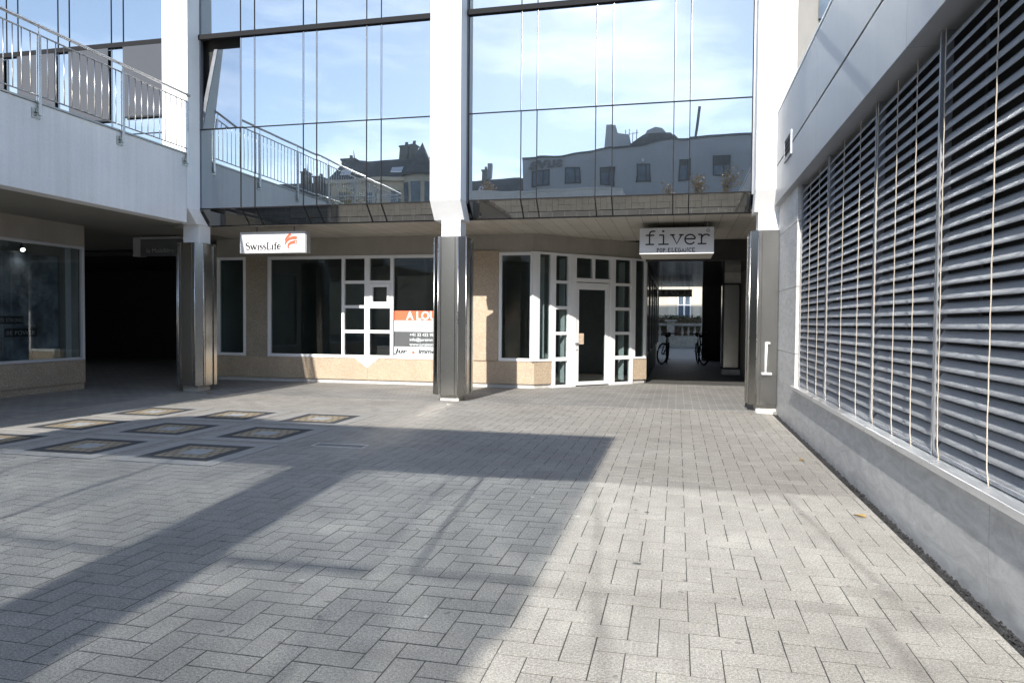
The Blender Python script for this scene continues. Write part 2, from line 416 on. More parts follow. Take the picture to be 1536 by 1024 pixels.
# ------------------------------------------------------------------ ground
def struct(mb, name, mat, bevel=0): return tag(mb.build(name, mat, None, bevel), kind='structure')
struct(MB().box(-300, 300, -300, 300, -.4, -.05), 'ground', 'ground')
W = .147
pm = MB(); random.seed(3)
X0, X1, Y0, Y1 = -10.1, 1.6, -2.0, 13.05
def brick(x0, x1, y0, y1):
    g = .0019 + random.random() * .0021
    x0 += g; x1 -= g; y0 += g; y1 -= g
    x0 = max(x0, X0); x1 = min(x1, X1); y0 = max(y0, Y0); y1 = min(y1, Y1)
    if x1 - x0 < .012 or y1 - y0 < .012: return
    b = .0013; z = random.uniform(-.0004, .0005); tx = random.uniform(-.0012, .0012); ty = random.uniform(-.0012, .0012)
    cx, cy = (x0 + x1) / 2, (y0 + y1) / 2
    def zz(x, y): return z + (x - cx) * tx + (y - cy) * ty
    n = len(pm.v)
    for (xa, xb, ya, yb, dz) in ((x0, x1, y0, y1, -.02), (x0, x1, y0, y1, -.0008), (x0 + b, x1 - b, y0 + b, y1 - b, 0)):
        for x, y in ((xa, ya), (xb, ya), (xb, yb), (xa, yb)): pm.v.append((x, y, zz(x, y) + dz))
    for l in (0, 4):
        for i in range(4): pm.face((n + l + i, n + l + (i + 1) % 4, n + l + 4 + (i + 1) % 4, n + l + 4 + i))
    pm.face((n + 8, n + 9, n + 10, n + 11))
ox, oy = -.068, 3.344
for i in range(int((X0 - ox) / W) - 2, int((X1 - ox) / W) + 2):
    for j in range(int((Y0 - oy) / W) - 2, int((Y1 - oy) / W) + 2):
        s = (i + j + 2) % 4
        if s == 0: brick(ox + i * W, ox + (i + 2) * W, oy + j * W, oy + (j + 1) * W)
        elif s == 2: brick(ox + i * W, ox + (i + 1) * W, oy + j * W, oy + (j + 2) * W)
struct(pm, 'courtyard_paving', 'paver')
struct(MB().box(X0, X1, Y0, Y1, -.05, -.0017), 'paving_bed', 'joint')
af = MB(); af.prism([(-24, 13.06), (1.9, 13.06), (1.9, 18.4), (-24, 18.4)], -.05, .002); af.prism([(-24, 18.4), (-11.52, 18.4), (-11.52, 24.2), (-24, 24.2)], -.05, .002)
af.prism([(-24, 2.1), (-10.11, 2.1), (-10.11, 13.06), (-24, 13.06)], -.05, .0015)
struct(af, 'arcade_floor', 'arcade')
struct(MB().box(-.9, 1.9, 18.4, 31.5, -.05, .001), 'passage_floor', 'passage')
struct(MB().box(-60, 60, 31.5, 44, -.05, -.002), 'street', 'street')
struct(MB().box(-60, 60, 44.0, 59, -.05, .12), 'far_pavement', 'street')
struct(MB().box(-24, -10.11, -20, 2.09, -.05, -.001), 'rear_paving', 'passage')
# gravel strip along the stone wall
gm = MB(); random.seed(5)
gm.box(1.6, 1.72, -2, 13.2, -.06, -.045)
for i in range(2600):
    x = random.uniform(1.605, 1.705); y = random.uniform(1.8, 13.1); r = random.uniform(.007, .016)
    n = len(gm.v); z = -.04 + random.random() * .012
    a = random.random() * 3
    gm.v += [(x + r * math.cos(a + k * 1.571), y + r * math.sin(a + k * 1.571), z) for k in range(4)] + [(x, y, z + r * .9)]
    for k in range(4): gm.face((n + k, n + (k + 1) % 4, n + 4))
tag(gm.build('gravel', 'gravel'), 'dark gravel filling the narrow strip at the foot of the stone wall', 'gravel', kind='stuff')
# little litter: paper, gum spots
for (x, y, r, zz) in ((1.45, 12.93, .11, .045), (1.56, 12.9, .075, .04)):
    pb = MB(); n = 9; random.seed(int(x * 100)); ring = []
    pb.v.append((x, y, zz))
    for k in range(n):
        a = k / n * 6.283; rr = r * random.uniform(.6, 1.1); pb.v.append((x + rr * math.cos(a), y + .6 * rr * math.sin(a), random.uniform(.01, .045)))
    for k in range(n): pb.v.append((pb.v[1 + k][0], pb.v[1 + k][1], .002))
    for k in range(n):
        pb.face((0, 1 + k, 1 + (k + 1) % n)); pb.face((1 + k, 1 + n + k, 1 + n + (k + 1) % n, 1 + (k + 1) % n))
    tag(pb.build('paper_scrap', 'paper'), 'larger crumpled white scrap at the foot of the right column' if r > .1 else 'smaller crumpled white scrap right against the stone wall corner', 'litter', 'paper scraps by the right column')
for (x, y, rx, ry) in ((-.23, 4.62, .028, .02), (-.22, 5.9, .022, .016), (-3.9, 11.9, .02, .02)):
    g = MB(); g.v.append((x, y, .0075)); n = 14
    g.v += [(x + rx * math.cos(k / n * 6.283) * random.uniform(.9, 1.1), y + ry * math.sin(k / n * 6.283), .003) for k in range(n)]
    for k in range(n): g.face((0, 1 + k, 1 + (k + 1) % n))
    nm = {4.62: 'dark gum spot nearest the viewer on the sunlit paving', 5.9: 'dark gum spot further back on the sunlit paving', 11.9: 'small dark spot on paving in front of the middle column'}[y]
    tag(g.build('gum_spot', 'slate'), nm, 'gum spot', 'dark spots on the paving')

for k, (x, y, lab) in enumerate(((-9.47, 13.02, 'dry curled leaf on the paving beside the left corner column'), (1.40, 8.6, 'dry curled leaf at the paving edge by the gravel strip'), (1.46, 6.2, 'dry curled leaf by the gravel strip nearest the viewer'))):
    lm = MB(); a = k * 1.3; ca, sa = math.cos(a), math.sin(a)
    P = [(-.05, 0, .004), (-.02, .028, .016), (.03, .022, .02), (.06, 0, .006), (.03, -.022, .014), (-.02, -.026, .022), (.0, 0, .006)]
    lm.v = [(x + p[0] * ca - p[1] * sa, y + p[0] * sa + p[1] * ca, p[2]) for p in P]
    for i in range(6): lm.face((6, i, (i + 1) % 6))
    tag(lm.build('dry_leaf', 'leaf'), lab, 'leaf', 'dry leaves on the paving')

# decorative squares
ix = (-8.46, -6.93, -5.43); iy = (7.25, 8.7, 10.22)
colname = ('left', 'middle', 'right'); rowname = ('front', 'centre', 'back')
proto = None
for b_, y in enumerate(iy):
    for a_, x in enumerate(ix):
        lab = 'square paving inlay with dark slate border, %s column of the %s row' % (colname[a_], rowname[b_])
        if proto is None:
            proto = thing('paving_inlay', (x, y, 0), lab, 'paving inlay', 'square inlays set in the courtyard paving')
            def ring(o, i_, z0, z1):
                m = MB()
                for (x0, x1, y0, y1) in ((-o, o, -o, -i_), (-o, o, i_, o), (-o, -i_, -i_, i_), (i_, o, -i_, i_)):
                    m.box(x + x0, x + x1, y + y0, y + y1, z0, z1)
                return m
            ring(.66, .462, -.02, .0045).build('plain_band', 'plain', proto)
            ring(.46, .332, -.02, .006).build('slate_border', 'slate', proto)
            ring(.33, .15, -.02, .0055).build('tan_ring', 'tan', proto)
            MB().box(x - .148, x + .148, y - .148, y + .148, -.02, .0065).build('pale_centre', 'palesett', proto)
        else:
            c = copy_tree(proto); c.location = (x, y, 0); c['label'] = lab
# drain grate
gr = thing('drain_grate', (-4.03, 8.08, 0), 'narrow rusty drain grate in the shaded paving right of the inlays', 'drain grate')
m = MB(); m.box(-4.37, -3.69, 7.97, 7.99, -.02, .007); m.box(-4.37, -3.69, 8.17, 8.19, -.02, .007); m.box(-4.37, -4.35, 7.99, 8.17, -.02, .007); m.box(-3.71, -3.69, 7.99, 8.17, -.02, .007)
m.build('grate_frame', 'cap', gr)
m = MB()
for k in range(24): m.box(-4.34 + k * .0265, -4.328 + k * .0265, 7.99, 8.17, -.01, .006)
m.build('grate_bars', 'palesett', gr)
MB().box(-4.35, -3.71, 7.99, 8.17, -.02, .002).build('grate_well', 'joint', gr)

# ------------------------------------------------------------------ main building
B = thing('office_building', (-4.3, 14, 0), 'office building with mirrored glass upper floors on white pillars over a shop arcade', 'building')
HT = 20.5
# core that closes the upper floors
MB().box(-24, 1.28, 13.62, 31, 3.9, HT).build('upper_core', 'black', B)
MB().box(1.93, 4.5, 14.4, 31, 3.9, HT).build('side_wall', 'lightwall', B)  # grey wall colour stands in for the shade lying on it
MB().box(1.285, 1.925, 13.7, 31, 3.9, HT).build('corner_wall', 'lightwall', B)
# soffit
sf = MB(); sf.box(-10.9, 1.95, 13.78, 18.0, 3.57, 3.7); sf.build('arcade_soffit', 'soffit', B)
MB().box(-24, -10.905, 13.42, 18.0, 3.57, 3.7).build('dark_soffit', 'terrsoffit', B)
MB().box(-9.9, 1.95, 13.735, 13.777, 3.555, 3.60).build('soffit_edge', 'mattblack', B)

# ---- curtain wall
def vpane(x0, x1, z0, z1, mat, name, y=13.4, tilt=None):
    w, h = x1 - x0, z1 - z0
    t = tilt if tilt else (random.gauss(0, .0012), random.gauss(0, .0008))
    p = []
    for yy in (0, .02):
        p.append([])
        for (a, b) in ((x0, z0), (x1, z0), (x1, z1), (x0, z1)):
            p[-1].append((a, y + yy + (a - (x0 + x1) / 2) * t[0] + (b - (z0 + z1) / 2) * t[1], b))
    m = MB(); m.hexa([p[0][0], p[0][1], p[1][1], p[1][0], p[0][3], p[0][2], p[1][2], p[1][3]])
    return m.build(name, mat, B)
random.seed(21)
zoneR = (-3.985, -2.95, -2.64, -1.527, -1.218, -.108, .175, 1.25)
zoneL = (-10.02, -8.955, -8.627, -7.514, -7.215, -6.119, -5.805, -4.70)
zoneLL = (-16.34, -16.03, -14.928, -14.614, -13.527, -13.225, -12.128, -11.82, -10.6)
fr_v = MB(); fr_h = MB(); brt = MB()
ZB, ZT, ZBAR = 3.885, 5.553, 7.43
for zi, zn in enumerate((zoneR, zoneL, zoneLL)):
    for k, (a, b) in enumerate(zip(zn, zn[1:])):
        g = .005
        if zi == 2:
            vpane(a + g, b - g, ZT + .004, ZBAR, 'mirror', 'glass_pane')
            vpane(a + g, b - g, 4.6, ZT - .004, 'mirror', 'glass_pane')
        else:
            if zi == 1 and k == 0:
                pass
            else:
                vpane(a + g, b - g, ZT + .004, ZBAR, 'mirror', 'glass_pane')
            vpane(a + g, b - g, ZB + .01, ZT - .004, 'mirror', 'glass_pane')
            m = MB(); y0, y1 = 13.405, 13.715
            m.hexa([(a + g, y1, 3.575), (b - g, y1, 3.575), (b - g, y1 + .02, 3.59), (a + g, y1 + .02, 3.59), (a + g, y0, ZB), (b - g, y0, ZB), (b - g, y0 + .02, ZB + .015), (a + g, y0 + .02, ZB + .015)])
            m.build('sloping_pane', 'mirrorlow', B)
        vpane(a + g, b - g, 7.53, 10.2, 'mirror', 'glass_pane')
    lo = 4.6 if zi == 2 else ZB
    for k, a in enumerate(zn):
        fr_v.box(a - .008, a + .008, 13.388, 13.45, lo, 10.2)
        if 0 < k < len(zn) - 1: brt.box(a + .0105, a + .0145, 13.38, 13.40, ZT + .012, ZBAR - .005)
        if zi < 2:
            fr_v.hexa([(a - .01, 13.70, 3.57), (a + .01, 13.70, 3.57), (a + .01, 13.75, 3.6), (a - .01, 13.75, 3.6), (a - .01, 13.388, ZB), (a + .01, 13.388, ZB), (a + .01, 13.44, ZB + .02), (a - .01, 13.44, ZB + .02)])
    fr_h.box(zn[0] + .011, zn[-1] - .011, 13.382, 13.45, ZT - .008, ZT + .008)
    fr_h.box(zn[0] - .02, zn[-1] + .02, 13.34, 13.46, ZBAR, 7.53)
    if zi < 2: fr_h.box(zn[0] + .011, zn[-1] - .011, 13.378, 13.45, ZB - .008, ZB + .011)
fr_v.build('mullions', 'mattblack', B); fr_h.build('transoms', 'mattblack', B); brt.build('mullion_edges', 'chrome', B)
# dark backing just behind the panes
bk = MB(); bk.box(-3.99, 1.27, 13.46, 13.6, 3.92, 10.2); bk.box(-8.96, -4.7, 13.46, 13.6, 3.92, 10.2); bk.box(-10.02, -8.965, 13.46, 13.6, 3.92, 5.55); bk.box(-10.02, -8.965, 13.46, 13.6, 7.5, 10.2); bk.box(-16.34, -10.6, 13.46, 13.6, 4.6, 10.2)
bk.build('glass_backing', 'black', B)
# tilted-in vent sash in the left corner bay
ow = MB(); ow.box(-10.02, -10.0, 13.46, 13.615, 5.56, 7.43)
ow.build('vent_reveal', 'greymetal', B)
sash = MB()
def sp(x, t, d=0): return (x, 13.42 + t * .16 + d, 5.58 + t * 1.76)
x0, x1 = -9.98, -8.97
sash.hexa([sp(x0 + .10, 0), sp(x1, 0), sp(x1, 0, .02), sp(x0 + .10, 0, .02), sp(x0 + .36, .97), sp(x1, .97), sp(x1, .97, .02), sp(x0 + .36, .97, .02)])
so = sash.build('vent_sash', 'mirror', B)
sf_ = MB(); sf_.hexa([sp(x0, 0, -.012), sp(x0 + .10, 0, -.012), sp(x0 + .10, 0, .03), sp(x0, 0, .03), sp(x0 + .28, .97, -.012), sp(x0 + .36, .97, -.012), sp(x0 + .36, .97, .03), sp(x0 + .28, .97, .03)])
sf_.build('sash_frame', 'greymetal', so)

# roller screens on the far left upper glass
screens = []
for (a, b, zb) in ((-16.03, -14.93, 5.9), (-14.60, -13.54, 5.55), (-13.21, -12.14, 5.88), (-11.80, -10.62, 5.92)):
    m = MB(); m.box(a + .02, b - .02, 13.33, 13.345, zb, 7.42)
    o = m.build('roller_screen', 'screen', B)
    MB().box(a + .02, b - .02, 13.322, 13.352, zb - .035, zb - .001).build('bottom_bar', 'darkmetal', o)

# ---- pillars
def pillar(cx, w, label, zf=3.5):
    h = w / 2; P = MB()
    # white upper shaft with the sloping foot
    y0, y1 = 13.0, 13.39
    P.box(cx - h, cx + h, y0, y1, 3.84, 10.4)
    P.hexa([(cx - h, y0 + .27, zf), (cx + h, y0 + .27, zf), (cx + h, y1 + .27, zf), (cx - h, y1 + .27, zf), (cx - h, y0, 3.838), (cx + h, y0, 3.838), (cx + h, y1, 3.838), (cx - h, y1, 3.838)])
    o = P.build('pillar', 'white', B, .006)
    o['label'] = label
    MB().box(cx + h - .04, cx + h + .03, 13.392, 13.47, 3.84, 10.3).box(cx - h - .03, cx - h + .04, 13.392, 13.47, 3.84, 10.3).build('pillar_jamb', 'greymetal', o)
    return o
def clad(cx, cy, o, rot=0):
    MB().box(cx - .19, cx + .19, cy - .16, cy + .22, 3.1, 3.499 if cx > -9 else 3.555).build('column_neck', 'stubwhite', o)
    MB().box(cx - .19, cx + .19, cy - .2, cy + .2, -.02, .16).build('column_foot', 'foot', o, .006)
    pts = []; h = .325; c = .125
    base = [(-h + c, -h), (h - c, -h), (h, -h + c), (h, h - c), (h - c, h), (-h + c, h), (-h, h - c), (-h, -h + c)]
    # fold a groove beside every edge
    for i, p in enumerate(base):
        a = Vector(p); b = Vector(base[(i + 1) % 8]); t = (b - a).normalized(); nn = Vector((-t.y, t.x))
        L = (b - a).length
        if i % 2 == 0:
            for d, e in ((0, 0), (.05, 0), (.05, .018), (.066, .018), (.066, 0), (L - .066, 0), (L - .066, .018), (L - .05, .018), (L - .05, 0)):
                v = a + t * d + nn * e; pts.append((v.x, v.y))
        else: pts.append(p)
    ca, sa = math.cos(rot), math.sin(rot)
    pts = [(cx + x * ca - y * sa, cy + x * sa + y * ca) for x, y in pts]
    k = MB(); k.prism(pts, .125, 3.165)
    cl = k.build('steel_cladding', 'steel', o, .003)
    for x, y in base:
        X_, Y_ = cx + x * ca - y * sa, cy + x * sa + y * ca
        MB().tube([(X_, Y_, .127), (X_, Y_, 3.163)], .012, 8).build('highlight_strip', 'rail', cl)  # bright strips added to imitate highlights along the cladding edges
    m = MB()
    for sx, sy in ((1, 1), (-1, 1)): m.box(cx + sx * .338 - .010, cx + sx * .338 + .010, cy + sy * .17 - .05, cy + sy * .17 + .05, .125, 3.12)
    m.build('cladding_fin', 'steel', cl)
p1 = pillar(-10.23, .61, 'white pillar at the corner with the terrace', 3.556); clad(-10.15, 13.55, p1)
p2 = pillar(-4.33, .61, 'white pillar in the middle of the glass front'); clad(-4.285, 13.4, p2)
p3 = pillar(1.605, .63, 'white pillar against the stone clad building'); clad(1.56, 13.42, p3)

# ---- shop front walls
w = MB()
w.box(-11.5, -7.345, 0, .14, .1, .626, FRONT); w.box(-7.341, -3.25, 0, .14, .1, .626, FRONT); w.box(-3.25, -3.2, .0, .10, .1, .626, FRONT)
w.build('base_panel', 'terr', B, .003)
for a_, b_ in ((.002, .355), (2.115, 2.45)): MB().box(a_, b_, 0, .12, .1, .626, CHAM).build('base_panel', 'terr', B, .003)
MB().box(-10.66, -10.04, .002, .14, .628, 3.12, FRONT).box(-11.5, -11.485, .002, .14, .628, 3.12, FRONT).build('wall_pier', 'terrdark', B)
MB().box(-4.66, -4.055, -.035, .14, .632, 3.19, FRONT).build('wall_pier', 'terr', B, .003)
MB().box(-11.5, -3.22, .004, .14, 3.192, 3.57, FRONT).box(-11.5, -4.662, .004, .14, 3.125, 3.192, FRONT).box(-4.053, -3.22, .004, .14, 3.15, 3.192, FRONT).box(-.015, 2.44, .004, .14, 3.165, 3.57, CHAM).build('fascia_band', 'render', B)
MB().box(-11.5, -3.2, .05, .14, 0, .098, FRONT).box(0, .36, .05, .12, 0, .098, CHAM).box(2.115, 2.43, .05, .12, 0, .098, CHAM).build('plinth', 'plinth', B)
# chamfer end and the passage side wall
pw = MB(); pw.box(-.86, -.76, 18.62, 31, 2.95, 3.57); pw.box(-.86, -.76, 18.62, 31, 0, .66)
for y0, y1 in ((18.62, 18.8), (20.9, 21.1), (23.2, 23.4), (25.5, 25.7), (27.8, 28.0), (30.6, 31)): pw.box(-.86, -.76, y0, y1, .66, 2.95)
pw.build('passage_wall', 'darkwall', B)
for y0, y1 in ((18.8, 20.9), (21.1, 23.2), (23.4, 25.5), (25.7, 27.8), (28.0, 30.6)):
    m = MB(); m.box(-.80, -.785, y0 + .05, y1 - .05, .72, 2.89)
    f_ = MB()
    for (a, b, c, d) in ((y0, y0 + .05, .66, 2.95), (y1 - .05, y1, .66, 2.95), (y0 + .05, y1 - .05, .66, .72), (y0 + .05, y1 - .05, 2.89, 2.95)): f_.box(-.83, -.752, a, b, c, d)
    o = f_.build('passage_window', 'darkmetal', B); m.build('pane', 'darkgloss', o)
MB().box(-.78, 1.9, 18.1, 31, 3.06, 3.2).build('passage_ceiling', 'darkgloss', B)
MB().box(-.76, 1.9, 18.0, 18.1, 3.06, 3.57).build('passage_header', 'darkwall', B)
MB().box(1.86, 1.98, 13.95, 22.9, 0, 3.57).build('passage_side_wall', 'lightwall', B)
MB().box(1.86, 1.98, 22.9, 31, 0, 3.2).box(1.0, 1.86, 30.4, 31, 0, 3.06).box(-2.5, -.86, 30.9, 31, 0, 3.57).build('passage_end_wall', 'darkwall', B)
m = MB(); k = 0
MB().box(1.31, 1.85, 22.3, 22.85, .16, 2.75).build('passage_column', 'steel', B, .06)
MB().box(1.33, 1.85, 22.33, 22.84, 0, .159).build('passage_column_foot', 'foot', B)
MB().box(1.38, 1.84, 22.4, 22.83, 2.751, 3.06).build('passage_column_head', 'foot', B)
MB().prism([(1.3, 13.9), (1.85, 13.9), (1.85, 18.0), (1.55, 17.6)], 0.0, .008).build('tan_slab', 'terr', B)

# ---- shop windows on the front wall
def lattice(name, fr, s0, s1, z0, z1, verts, horiz, fw=.05, mat='frame', parent=B, d0=-.02, d1=.07, pane=True, label=None, gl='glass'):
    """outer frame + mullions (s0,s1,za,zb) + bars; one pane mesh behind"""
    m = MB()
    m.box(s0, s0 + fw, d0, d1, z0, z1, fr); m.box(s1 - fw, s1, d0, d1, z0, z1, fr)
    m.box(s0 + fw, s1 - fw, d0, d1, z0, z0 + fw, fr); m.box(s0 + fw, s1 - fw, d0, d1, z1 - fw, z1, fr)
    for (a, b, c, e) in verts: m.box(a, b, d0 + .002, d1 - .002, c, e, fr)
    for (a, b, c, e) in horiz: m.box(a, b, d0 + .004, d1 - .004, c, e, fr)
    o = m.build(name, mat, parent, .004)
    if label: o['label'] = label
    if pane:
        MB().box(s0 + fw * .5, s1 - fw * .5, .03, .036, z0 + fw * .5, z1 - fw * .5, fr).build('pane', gl, o)
    return o
lattice('shop_window', FRONT, -11.485, -10.66, .632, 3.122, [], [], .07)
ZR = ((2.438, 2.514), (1.841, 1.914), (1.236, 1.315))
hz = []
for a, b in ZR: hz += [(-7.943, -7.416, a, b), (-7.28, -6.748, a, b)]
so = lattice('shop_window', FRONT, -10.04, -4.664, .628, 3.123,
        [(-8.021, -7.943, .68, 3.07), (-7.416, -7.28, .68, 3.07), (-6.748, -6.662, .68, 3.07)], hz, .075, label='wide shop window with a lattice of small panes')
# the small opening light
m = MB()
for (a, b, c, d) in ((-7.275, -7.2, 1.918, 2.434), (-6.828, -6.752, 1.918, 2.434), (-7.2, -6.828, 1.918, 2.0), (-7.2, -6.828, 2.355, 2.434)): m.box(a, b, -.032, .05, c, d, FRONT)
m.build('vent_light', 'frame', so, .004)
# white triangle below the lattice
t = MB(); n = 0
t.v = [FRONT(-7.67, -.012, .63), FRONT(-7.04, -.012, .63), FRONT(-7.345, -.012, .395), FRONT(-7.67, .0, .63), FRONT(-7.04, .0, .63), FRONT(-7.345, .0, .395)]
for f in ((0, 2, 1), (3, 4, 5), (0, 1, 4, 3), (1, 2, 5, 4), (2, 0, 3, 5)): t.face(f)
t.build('frame_point', 'frame', so)
lattice('shop_window', FRONT, -4.05, -3.235, .628, 3.15, [], [], .07, label='narrow shop window beside the corner')
# chamfered entrance
MB().box(-.055, .045, -.03, .05, .628, 3.16, CHAM).build('corner_post', 'frame', B, .004)
E1 = lattice('entrance_window', CHAM, .045, .356, .628, 3.16, [], [], .05)
hz = [(.362, .726, a, b) for a, b in ((2.453, 2.519), (1.841, 1.92), (1.24, 1.313), (.624, .714))]
lattice('entrance_window', CHAM, .357, .728, .0, 3.16, [], hz, .06, d0=-.022)
hz = [(1.686, 2.06, a, b) for a, b in ((2.453, 2.519), (1.841, 1.92), (1.24, 1.313), (.624, .714))]
lattice('entrance_window', CHAM, 1.634, 2.113, .0, 3.16, [], hz, .06, d0=-.022)
lattice('entrance_window', CHAM, 2.114, 2.43, .628, 3.16, [], [], .05)
MB().box(.729, .836, -.03, .08, 0, 3.16, CHAM).box(1.575, 1.633, -.03, .08, 0, 3.16, CHAM).box(.837, 1.574, -.03, .08, 2.51, 2.6, CHAM).box(.837, 1.574, -.03, .08, 3.08, 3.16, CHAM).box(1.185, 1.232, -.028, .078, 2.601, 3.079, CHAM).build('door_surround', 'frame', B, .004)
MB().box(.84, 1.57, .03, .036, 2.6, 3.08, CHAM).build('transom_pane', 'glass', B)
dr = MB()
for (a, b, c, d) in ((.845, .9, .03, 2.49), (1.485, 1.566, .03, 2.49), (.9, 1.485, .03, .115), (.9, 1.485, 2.33, 2.49)): dr.box(a, b, -.012, .05, c, d, CHAM)
door = dr.build('door', 'frame', B, .004)
MB().box(.88, 1.5, .02, .026, .1, 2.4, CHAM).build('pane', 'glass', door)
MB().box(.856, .876, -.05, -.013, 1.02, 1.05, CHAM).box(.80, .872, -.065, -.051, 1.025, 1.045, CHAM).box(.857, .875, -.018, -.0125, .86, .90, CHAM).build('handle', 'greymetal', door)
MB().box(.892, 1.02, .012, .0185, 1.015, 1.275, CHAM).build('card', 'sticker', door)

# shop interior
it = MB()
it.box(-11.46, -.9, 21.5, 21.6, 0, 3.3); it.box(-11.498, -11.42, 16.3, 21.5, 0, 3.5); it.box(-.9, -.862, 18.7, 21.6, 0, 3.5)
it.box(-6.95, -6.85, 19.0, 21.5, .02, 3.28); it.box(-3.4, -3.3, 18.5, 21.5, .02, 3.28)
it.build('shop_partition', 'darkroom', B)
MB().prism([(-11.42, 16.3), (-3.25, 16.3), (-.95, 18.65), (-.95, 21.5), (-11.42, 21.5)], .003, .02).build('shop_floor', 'intfloor', B)
MB().prism([(-11.42, 16.3), (-3.25, 16.3), (-.95, 18.65), (-.95, 21.5), (-11.42, 21.5)], 3.3, 3.34).build('shop_ceiling', 'darkroom', B)
# pale strips standing just inside the entrance panes (radiator-like reveal boards)
iv = MB()
for a in (.27, .69, 2.0, 2.27): iv.box(a - .05, a - .042, .08, .3, .1 if a not in (.27, 2.27) else .7, 3.05, CHAM)
iv.build('inner_reveal', 'frame', B)

# dark passage left of the shop, behind the corner column
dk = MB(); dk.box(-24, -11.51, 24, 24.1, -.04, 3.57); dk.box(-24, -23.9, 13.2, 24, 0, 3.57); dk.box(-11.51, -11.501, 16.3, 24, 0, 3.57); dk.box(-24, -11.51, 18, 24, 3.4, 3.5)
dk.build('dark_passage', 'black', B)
o = lattice('side_window', F((-11.505, 16.32), (0, 1), (1, 0)), 0, 1.2, .66, 3.0, [], [], .06, mat='greyframe', pane=False, d0=-.03, d1=.0)

# ------------------------------------------------------------------ sign boxes
# left white lit sign, red emblem
S1 = thing('hanging_sign', (-8.6, 14.1, 3.2), 'white box sign with serif lettering and red curved emblem over the shop window', 'sign', 'box signs hung under the arcade')
sx0, sx1, sz0, sz1 = -9.385, -7.81, 2.995, 3.455
MB().box(sx0, sx1, 14.0, 14.02, sz0, sz1).build('panel', 'signwhite', S1, .003)
MB().box(sx0 + .01, sx1 + .02, 14.021, 14.2, sz0 - .005, sz1 + .005).build('casing', 'signgrey', S1, .003)
MB().box(sx0 + .35, sx0 + .37, 14.08, 14.1, sz1 + .006, 3.57).box(sx1 - .32, sx1 - .3, 14.08, 14.1, sz1 + .006, 3.57).build('hanger', 'greymetal', S1)
def serif(mb, fr, s0, z0, h, d, text, adv, w1, w2):
    """thin high-contrast roman letters drawn as pen strokes"""
    x = s0
    def rb(p, w): mb.ribbon(fr, [(x + a * h, z0 + b * h) for a, b in p], w, d)
    for ch in text:
        if ch == 'S':
            pts = arc(.24, .55, .2, .17, 20, 200, 8) + [(.24, .40)] + arc(.24, .2, .22, .2, 60, -160, 8)
            rb(pts, [w1] * 6 + [w2] * 7 + [w1] * (len(pts) - 13)); a = .56
        elif ch == 'w':
            rb([(.02, .48), (.2, 0)], w2); rb([(.2, 0), (.36, .48)], w1); rb([(.34, .48), (.52, 0)], w2); rb([(.52, 0), (.68, .48)], w1)
            for u in (.02, .35, .68): rb([(u - .07, .48), (u + .07, .48)], w1)
            a = .76
        elif ch == 'i':
            rb([(.12, 0), (.12, .47)], w2); rb([(.02, 0), (.22, 0)], w1); rb([(.04, .46), (.13, .48)], w1); rb([(.12, .62), (.12, .68)], w2 * 1.2); a = .28
        elif ch == 's':
            pts = arc(.17, .36, .13, .11, 20, 200, 6) + [(.17, .25)] + arc(.17, .12, .15, .12, 60, -160, 6)
            rb(pts, [w1] * 5 + [w2] * 5 + [w1] * (len(pts) - 10)); a = .38
        elif ch == 'L':
            rb([(.12, 0), (.12, .72)], w2); rb([(.02, .72), (.24, .72)], w1); rb([(.02, 0.005), (.46, .005)], w1); rb([(.46, 0), (.5, .16)], w1); a = .54
        elif ch == 'f':
            rb([(.13, 0), (.13, .58)] + arc(.26, .58, .13, .13, 180, 50, 5), [w2] * 3 + [w1] * 5); rb([(.02, 0), (.26, 0)], w1); rb([(.02, .46), (.28, .46)], w1); a = .34
        elif ch == 'e':
            pts = [(.05, .27), (.38, .27)] + arc(.21, .25, .18, .23, 10, 320, 12)
            rb(pts, [w1] * 6 + [w2] * 6 + [w1] * (len(pts) - 12)); a = .44
        x += (a + adv) * h
    return x
FS = F((0, 14.0), (1, 0), (0, 1))
m = MB(); xe = serif(m, FS, 0, 0, 1, -.004, 'SwissLife', .02, .02, .05)
m = MB(); h_ = .86 / xe
serif(m, FS, sx0 + .145, sz0 + .075, h_, -.004, 'SwissLife', .02, .017, .031); m.build('lettering', 'ink', S1)
lw, lh = sx1 - sx0, .44
def lp(p): return [(sx0 + a * lw, sz0 + b * lh) for a, b in p]
m = MB()
m.ribbon(FS, lp([(.692, .56), (.705, .66), (.725, .74), (.755, .84), (.785, .91)]), [.012, .03, .045, .055, .06], -.004)
m.ribbon(FS, lp([(.698, .38), (.71, .5), (.73, .6), (.765, .68), (.81, .72), (.845, .73), (.878, .71)]), [.015, .04, .055, .062, .07, .075, .06], -.0045)
m.ribbon(FS, lp([(.752, .19), (.745, .31), (.755, .41), (.785, .48), (.82, .51), (.85, .52), (.88, .51)]), [.02, .042, .055, .062, .072, .078, .075], -.005)
m.build('emblem', 'red', S1)
cx, cz = sx0 + .862 * lw, sz0 + .51 * lh
MB().ribbon(FS, [(cx - .022, cz), (cx + .022, cz)], .014, -.007).ribbon(FS, [(cx, cz - .022), (cx, cz + .022)], .014, -.0075).build('cross_mark', 'signwhite', S1)

